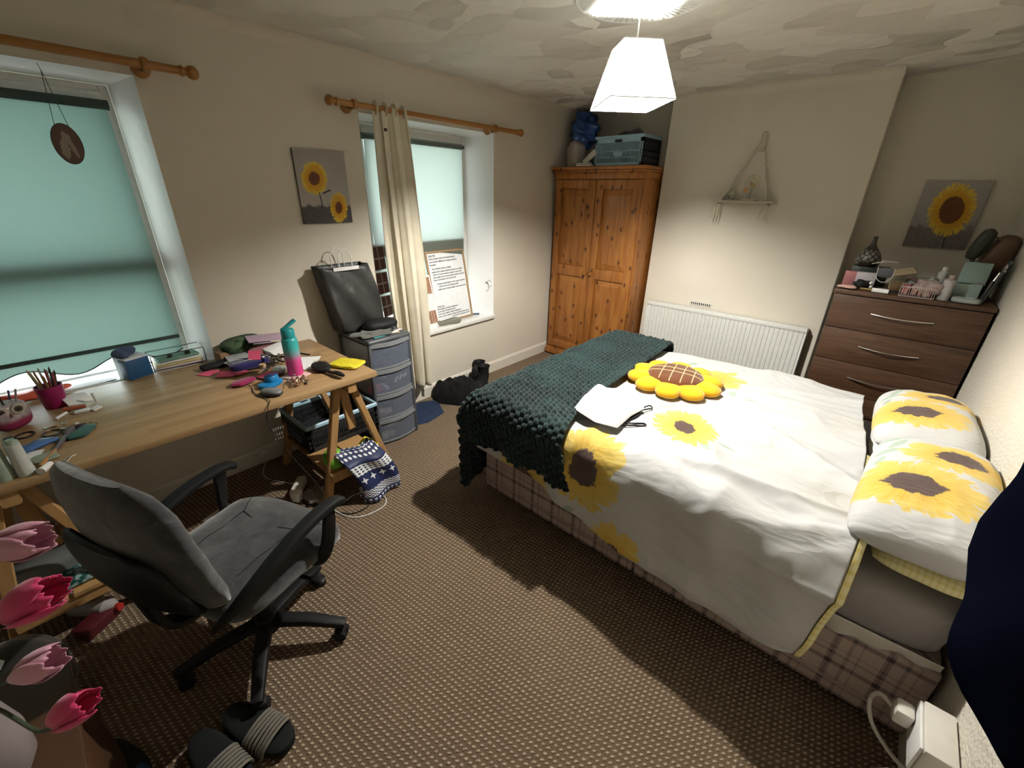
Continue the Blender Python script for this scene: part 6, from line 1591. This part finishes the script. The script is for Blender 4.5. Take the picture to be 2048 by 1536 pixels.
bm = NB(); tube(bm, [(3.15 + .0 * a, 3.735 + .018 * math.cos(a), CZ + .185 + .02 * math.sin(a)) for a in np.linspace(0, 2 * PI, 16)[:-1]], .006, 6, True); O('ring_head', bm, M_chrome, st2, world=True)
br = T('round_brush', 'large black round bristle hairbrush standing on the vanity case', 'hairbrush', (3.03, 3.86, CZ + .2))
bm = NB(); sup(bm, (3.035, 3.88, CZ + .29), (.036, .036, .085), .7, .9, (R(5), R(14), 0), 22, 14, fn=lambda q: q * (1 + .03 * math.sin(q.z * 900) * math.cos(q.x * 500))); O('bristle_head', bm, C('black_bristle', (.016, .017, .012), .7), br, world=True)
bm = NB(); cyl(bm, (3.025, 3.87, CZ), (3.03, 3.875, CZ + .21), .011, seg=12); O('handle', bm, M_black, br, world=True)
bb = T('brown_handbag', 'brown leather bag slumped in the corner behind the glass panel', 'bag', (3.12, 3.95, CZ))
blob('bag_body', None, None, C('brown_leather', (.085, .045, .025), .45), (3.115, 3.97, CZ + .17), (.065, .09, .17), (R(6), R(8), 0), .08, 30, (.6, .7), 107, par=bb)
bm = NB(); tube(bm, [(3.06, 3.90, CZ + .26), (3.05, 3.88, CZ + .31), (3.085, 3.88, CZ + .33), (3.13, 3.90, CZ + .30)], .006, 6, smooth=5); O('strap', bm, C('olive_strap', (.10, .085, .04), .5), bb, world=True)
# ------------------------------------------------------------------ sockets on the right wall
sk = T('wall_socket', 'cream surface socket box low on the woodchip wall by the bed', 'socket', (D, 1.58, .27))
bx('back_box', None, None, M_cream, (3.153, 1.535, .322), (.066, .16, .10), (0, 0, 0), .006, sk)
bx('socket_plate', None, None, M_white, (3.116, 1.535, .322), (.008, .15, .092), (0, 0, 0), .003, sk)
pg = T('plug', 'white plug with a looping cable in the socket by the bed', 'plug', (3.08, 1.60, .3))
bx('plug_body', None, None, M_cream, (3.090, 1.577, .322), (.042, .052, .052), (0, 0, 0), .010, pg)
bm = NB(); tube(bm, [(3.07, 1.585, .315), (3.045, 1.62, .30), (3.035, 1.63, .25), (3.055, 1.60, .20), (3.10, 1.56, .18), (3.14, 1.52, .19)], .0055, 8, smooth=6); O('cable', bm, M_cream, pg, world=True)
bm = NB(); tube(bm, [(3.165, 1.49, .28), (3.12, 1.48, .22), (3.09, 1.50, .14), (3.07, 1.50, .05), (3.05, 1.42, .012), (3.06, 1.30, .012)], .011, 8, smooth=6); O('grey_hose', bm, M_cream, None, 'thick cream cable dropping from the socket to the carpet', 'cable')

# ------------------------------------------------------------------ dressing gown at the right edge
M_robe = mat('navy_fleece', (.003, .004, .010), 1.0, spec=0.0)
rb = T('dressing_gown', 'dark navy fleece dressing gown hanging at the right edge of view', 'dressing gown', (3.08, 1.05, .9))
def fold(q):
    return Vector((q.x * (1 + .06 * math.sin(q.z * 30 + q.y * 20)), q.y * (1 + .05 * math.sin(q.z * 14)), q.z * (1 + .03 * math.sin(q.y * 25))))
bm = NB(); sup(bm, (3.045, 1.06, 1.215), (.125, .225, .27), .8, .8, (R(-14), 0, 0), 44, 26, fn=fold); O('gown_body', bm, M_robe, rb, world=True)
bm = NB(); sup(bm, (3.05, 1.33, 1.06), (.075, .085, .10), .85, .85, (R(-10), 0, 0), 30, 18, fn=fold); O('sleeve', bm, M_robe, rb, world=True)
bm = NB(); tube(bm, [(3.10, 1.0, 1.40), (3.13, .99, 1.52), (3.17, .98, 1.56)], .006, 6, smooth=4); O('hanging_loop', bm, M_robe, rb, world=True)
ghk = T('coat_hook', 'white wall hook the navy gown hangs from', 'hook', (3.18, .98, 1.55))
bm = NB(); cyl(bm, (3.189, .98, 1.56), (3.155, .98, 1.56), .008, seg=10); cyl(bm, (3.155, .98, 1.555), (3.155, .98, 1.585), .007, seg=10); O('peg', bm, M_white, ghk, world=True)

# ------------------------------------------------------------------ bottom left: cabinet, vase, tulips
cb = T('small_cabinet', 'brown wooden cabinet top in the dark lower left corner', 'cabinet', (1.62, -.16, 0))
M_cab = mat('reddish_brown_wood', rough=.5, fn=lambda: {'Base Color': mix(noise(mapping(coord(), (.5, 4, 4)), 6, 3), (.040, .017, .007), (.06, .025, .010))})
bx('cabinet_top', None, None, M_cab, (1.62, -.165, .545), (.44, .53, .02), (0, 0, 0), .003, cb)
bx('carcase', None, None, M_cab, (1.61, -.17, .275), (.40, .50, .52), (0, 0, 0), .003, cb)
bx('drawer_front', None, None, M_cab, (1.815, -.17, .43), (.016, .46, .17), (0, 0, 0), .003, cb)
vs_ = T('flower_vase', 'pale ceramic vase at the left frame edge holding cloth tulips', 'vase', (1.66, -.03, .556))
ln('vase_body', None, None, C('pale_ceramic', (.20, .17, .17), .4), [(0, 0), (.045, 0), (.060, .03), (.064, .10), (.052, .18), (.038, .225), (.042, .24), (.036, .24), (.034, .22), (.045, .16), (0, .02)], (1.69, -.015, .556), 32, par=vs_)
def tulip(label, c, d, col, s=1.0, seed=0):
    d = Vector(d).normalized(); c = Vector(c)
    t = T('artificial_tulip', label, 'flower', (1.69, -.015, .70), 0, None)
    root = Vector((1.69, -.015, .74)); 
    bm = NB(); tube(bm, [root, root.lerp(c, .5) + Vector((0, 0, .05)), c - d * .03, c], .0032, 6, smooth=6); O('stem', bm, C('dark_green_stem', (.03, .045, .02)), t, world=True)
    M_ = mat('petal_%d' % seed, rough=.6, fn=lambda: {'Base Color': mix(noise(coord(), 30, 3), tuple(x * .7 for x in col), col)}, sheen=.3)
    q = d.to_track_quat('Z', 'Y').to_matrix().to_4x4()
    for k in range(6):
        a = 2 * PI * k / 6 + seed; n1, n2 = 9, 9; P = np.zeros((n1, n2, 3)); inn = k % 2
        for i in range(n1):
            for j in range(n2):
                v = j / (n2 - 1); u = (i / (n1 - 1) - .5) * 2
                w = math.sin(PI * min(1, .10 + v * .80)) ** .45 * .95; r_ = (.024 * math.sin(PI * (.10 + .66 * v)) ** .6 - .004 * inn + .002 * u * (1 if k % 2 else -1)) * s
                aa = a + u * w; P[i, j] = (r_ * math.cos(aa), r_ * math.sin(aa), (.062 * v + .004 * math.sin(u * 5 + k) * v) * s - (.006 * u * u * v) * s)
        bm = NB(); garr(bm, P); bm.transform(Matrix.Translation(c) @ q); solid(O('petal', bm, M_, t, world=True), .0012)
    return t
LP = (.62, .30, .40); HP_ = (.60, .02, .13)
tulip('pale pink cloth tulip, uppermost of the four at the left edge', (1.665, .128, 1.035), (.55, .75, .12), LP, 1.35, 1)
tulip('hot pink cloth tulip below the uppermost pale pink one', (1.705, .105, .915), (.30, .62, .30), HP_, 1.5, 2)
tulip('pale pink cloth tulip just above the lowest hot pink one', (1.795, .098, .855), (.35, .6, .25), LP, 1.1, 3)
tulip('hot pink cloth tulip, lowest and rightmost of the four', (1.875, .120, .795), (.35, .55, .35), HP_, 1.1, 4)
bm = NB(); P = [(1.69, -.015, .76), (1.70, .01, .84), (1.71, .04, .88), (1.72, .075, .83)]
sweep(bm, cr(P, 6), rrect(.020, .0015), up=(0, 0, 1)); O('long_leaf', bm, C('leaf_grey_green', (.05, .055, .04), .6), None, 'long dark cloth leaf arching out among the tulips', 'leaf')

# ------------------------------------------------------------------ sandals, shoe, bottle, things on the left trestle
M_foam = C('black_foam', (.009, .011, .010), .8, spec=.15)
def f_glit():
    n = noise(coord(), 700, 2); return {'Base Color': mix(n, (.05, .05, .045), (.45, .42, .36)), 'Roughness': .35, 'Metallic': .4}
M_glit = mat('glitter_strap', rough=.4, fn=f_glit)
def sandal(label, c, rz):
    t = T('sandal', label, 'sandal', c, rz, None)
    bm = NB(); sup(bm, (0, 0, .02), (.135, .052, .022), .45, .8, None, 40, 10, fn=lambda q: Vector((q.x, q.y * (1 - .22 * math.exp(-((q.x + .01) / .05) ** 2) * 0 + .08 * (q.x > 0)), q.z + .012 * (q.x < -.04) * (-(q.x) - .04) / .09))); O('footbed', bm, M_foam, t)
    for k in range(7):
        x = .005 + .013 * k; bm = NB()
        tube(bm, [(x - .01, -.055, .015), (x, -.045, .052 + .004 * math.sin(k)), (x + .004, 0, .068), (x, .045, .052), (x - .008, .055, .015)], .0052, 6, smooth=5); O('glitter_strand', bm, M_glit, t)
    return t
sandal('black foam sandal with glittery strands, nearer the chair base', (1.60, .375, 0), R(22))
sandal('black foam sandal with glittery strands, cut by the bottom frame edge', (1.615, .262, 0), R(12))
sh_ = T('blue_shoe', 'dark shoe with a shiny blue heel at the bottom frame edge', 'shoe', (1.42, .08, 0))
bm = NB(); sup(bm, (1.40, .07, .03), (.10, .038, .032), .7, .7, (0, 0, R(20)), 26, 12); O('upper', bm, M_blacks, sh_, world=True)
bm = NB(); sup(bm, (1.475, .10, .03), (.025, .02, .03), .7, .7, (0, 0, R(20)), 18, 10); O('heel', bm, C('shiny_blue', (.01, .06, .16), .15), sh_, world=True)
pbt = T('drink_bottle', 'clear drinks bottle with a red cap lying under the desk', 'bottle', (.66, .10, 0))
bm = NB(); cyl(bm, (.60, .04, .045), (.70, .13, .045), .038, .038, 24); cyl(bm, (.70, .13, .045), (.725, .152, .045), .038, .014, 24); O('bottle_body', bm, mat('cloudy_pet', (.40, .37, .37), .15, alpha=.75), pbt, world=True)
bm = NB(); cyl(bm, (.725, .152, .045), (.738, .164, .045), .015, .015, 16); O('cap', bm, C('red_cap', (.35, .02, .02), .4), pbt, world=True)
bx('red_white_carton', 'red and white carton lying beside the drinks bottle', 'carton', C('dark_red_card', (.07, .008, .012), .5), (.735, .085, .03), (.07, .13, .05), (0, 0, R(35)), .006)
blob('clear_sack', 'grey see-through plastic sack slumped on the left trestle shelf', 'bag', mat('grey_film', (.16, .17, .17), .3, alpha=.85), (.56, .06, .26), (.08, .17, .06), (0, 0, 0), .2, 30, seed=121)
blob('teal_pack', 'dark teal patterned pack under the see-through sack', 'packet', mat('teal_pattern', rough=.4, fn=lambda: {'Base Color': mix(((noise(coord(), 60, 2) - .45) * 9).clamp(), (.005, .07, .065), (.25, .36, .38))}), (.665, .03, .225), (.045, .13, .025), (0, 0, .1), .12, 40, (.5, .5), 122)
bx('grey_notebook', 'grey notebook edge poking out behind the left trestle leg', 'notebook', C('grey_card', (.22, .20, .20), .6), (.585, .315, .17), (.09, .14, .02), (R(-10), R(12), R(20)), .002)
blob('dark_fabric', 'dark textured bag in shadow beneath the desk', 'bag', cloth('dark_weave', (.02, .017, .015)), (.95, -.12, .12), (.16, .14, .12), (0, 0, 0), .1, 30, seed=123, fl=False)
bx('fallen_sheet', 'pale paper sheet on the carpet under the desk by the chair arm', 'paper', M_paper, (.36, .63, .004), (.10, .15, .002), (0, 0, R(25)), .0005)
bx('wall_box', 'white cable clip box on the skirting under the desk', 'socket', M_white, (.028, .98, .085), (.022, .05, .03), (0, 0, 0), .004)

# ------------------------------------------------------------------ garments on the bed
o = heap('white_tshirt', 'crumpled white T-shirt lying across the edge of the green throw', cloth('white_jersey', (.72, .72, .74), sc=120, st=.2, var=.05), [(1.755, 1.872), (1.718, 2.003), (1.69, 2.19), (1.755, 2.17), (1.833, 2.223), (1.928, 2.16), (2.005, 2.111), (1.992, 1.994), (2.001, 1.850), (1.899, 1.827)], .026, 14, fr=11, cr_=.034)
o.location.z += .684
bk2 = T('strappy_garment', 'black strappy garment poking out from under the white T-shirt', 'clothing', (1.95, 2.14, .655))
bm = NB(); sup(bm, (1.965, 2.01, .668), (.085, .035, .010), .7, .8, (0, 0, R(75)), 24, 8); O('cloth_edge', bm, M_blacks, bk2, world=True)
bm = NB(); tube(bm, [(1.97, 2.06, .672), (2.0, 2.12, .674), (2.02, 2.165, .672), (2.0, 2.175, .676), (1.985, 2.13, .672)], .0035, 6, smooth=5); tube(bm, [(1.97, 1.93, .668), (2.01, 1.96, .668), (2.055, 2.0, .668), (2.07, 1.985, .668), (2.03, 1.95, .668), (1.985, 1.91, .668)], .0035, 6, smooth=5); O('straps', bm, M_black, bk2, world=True)
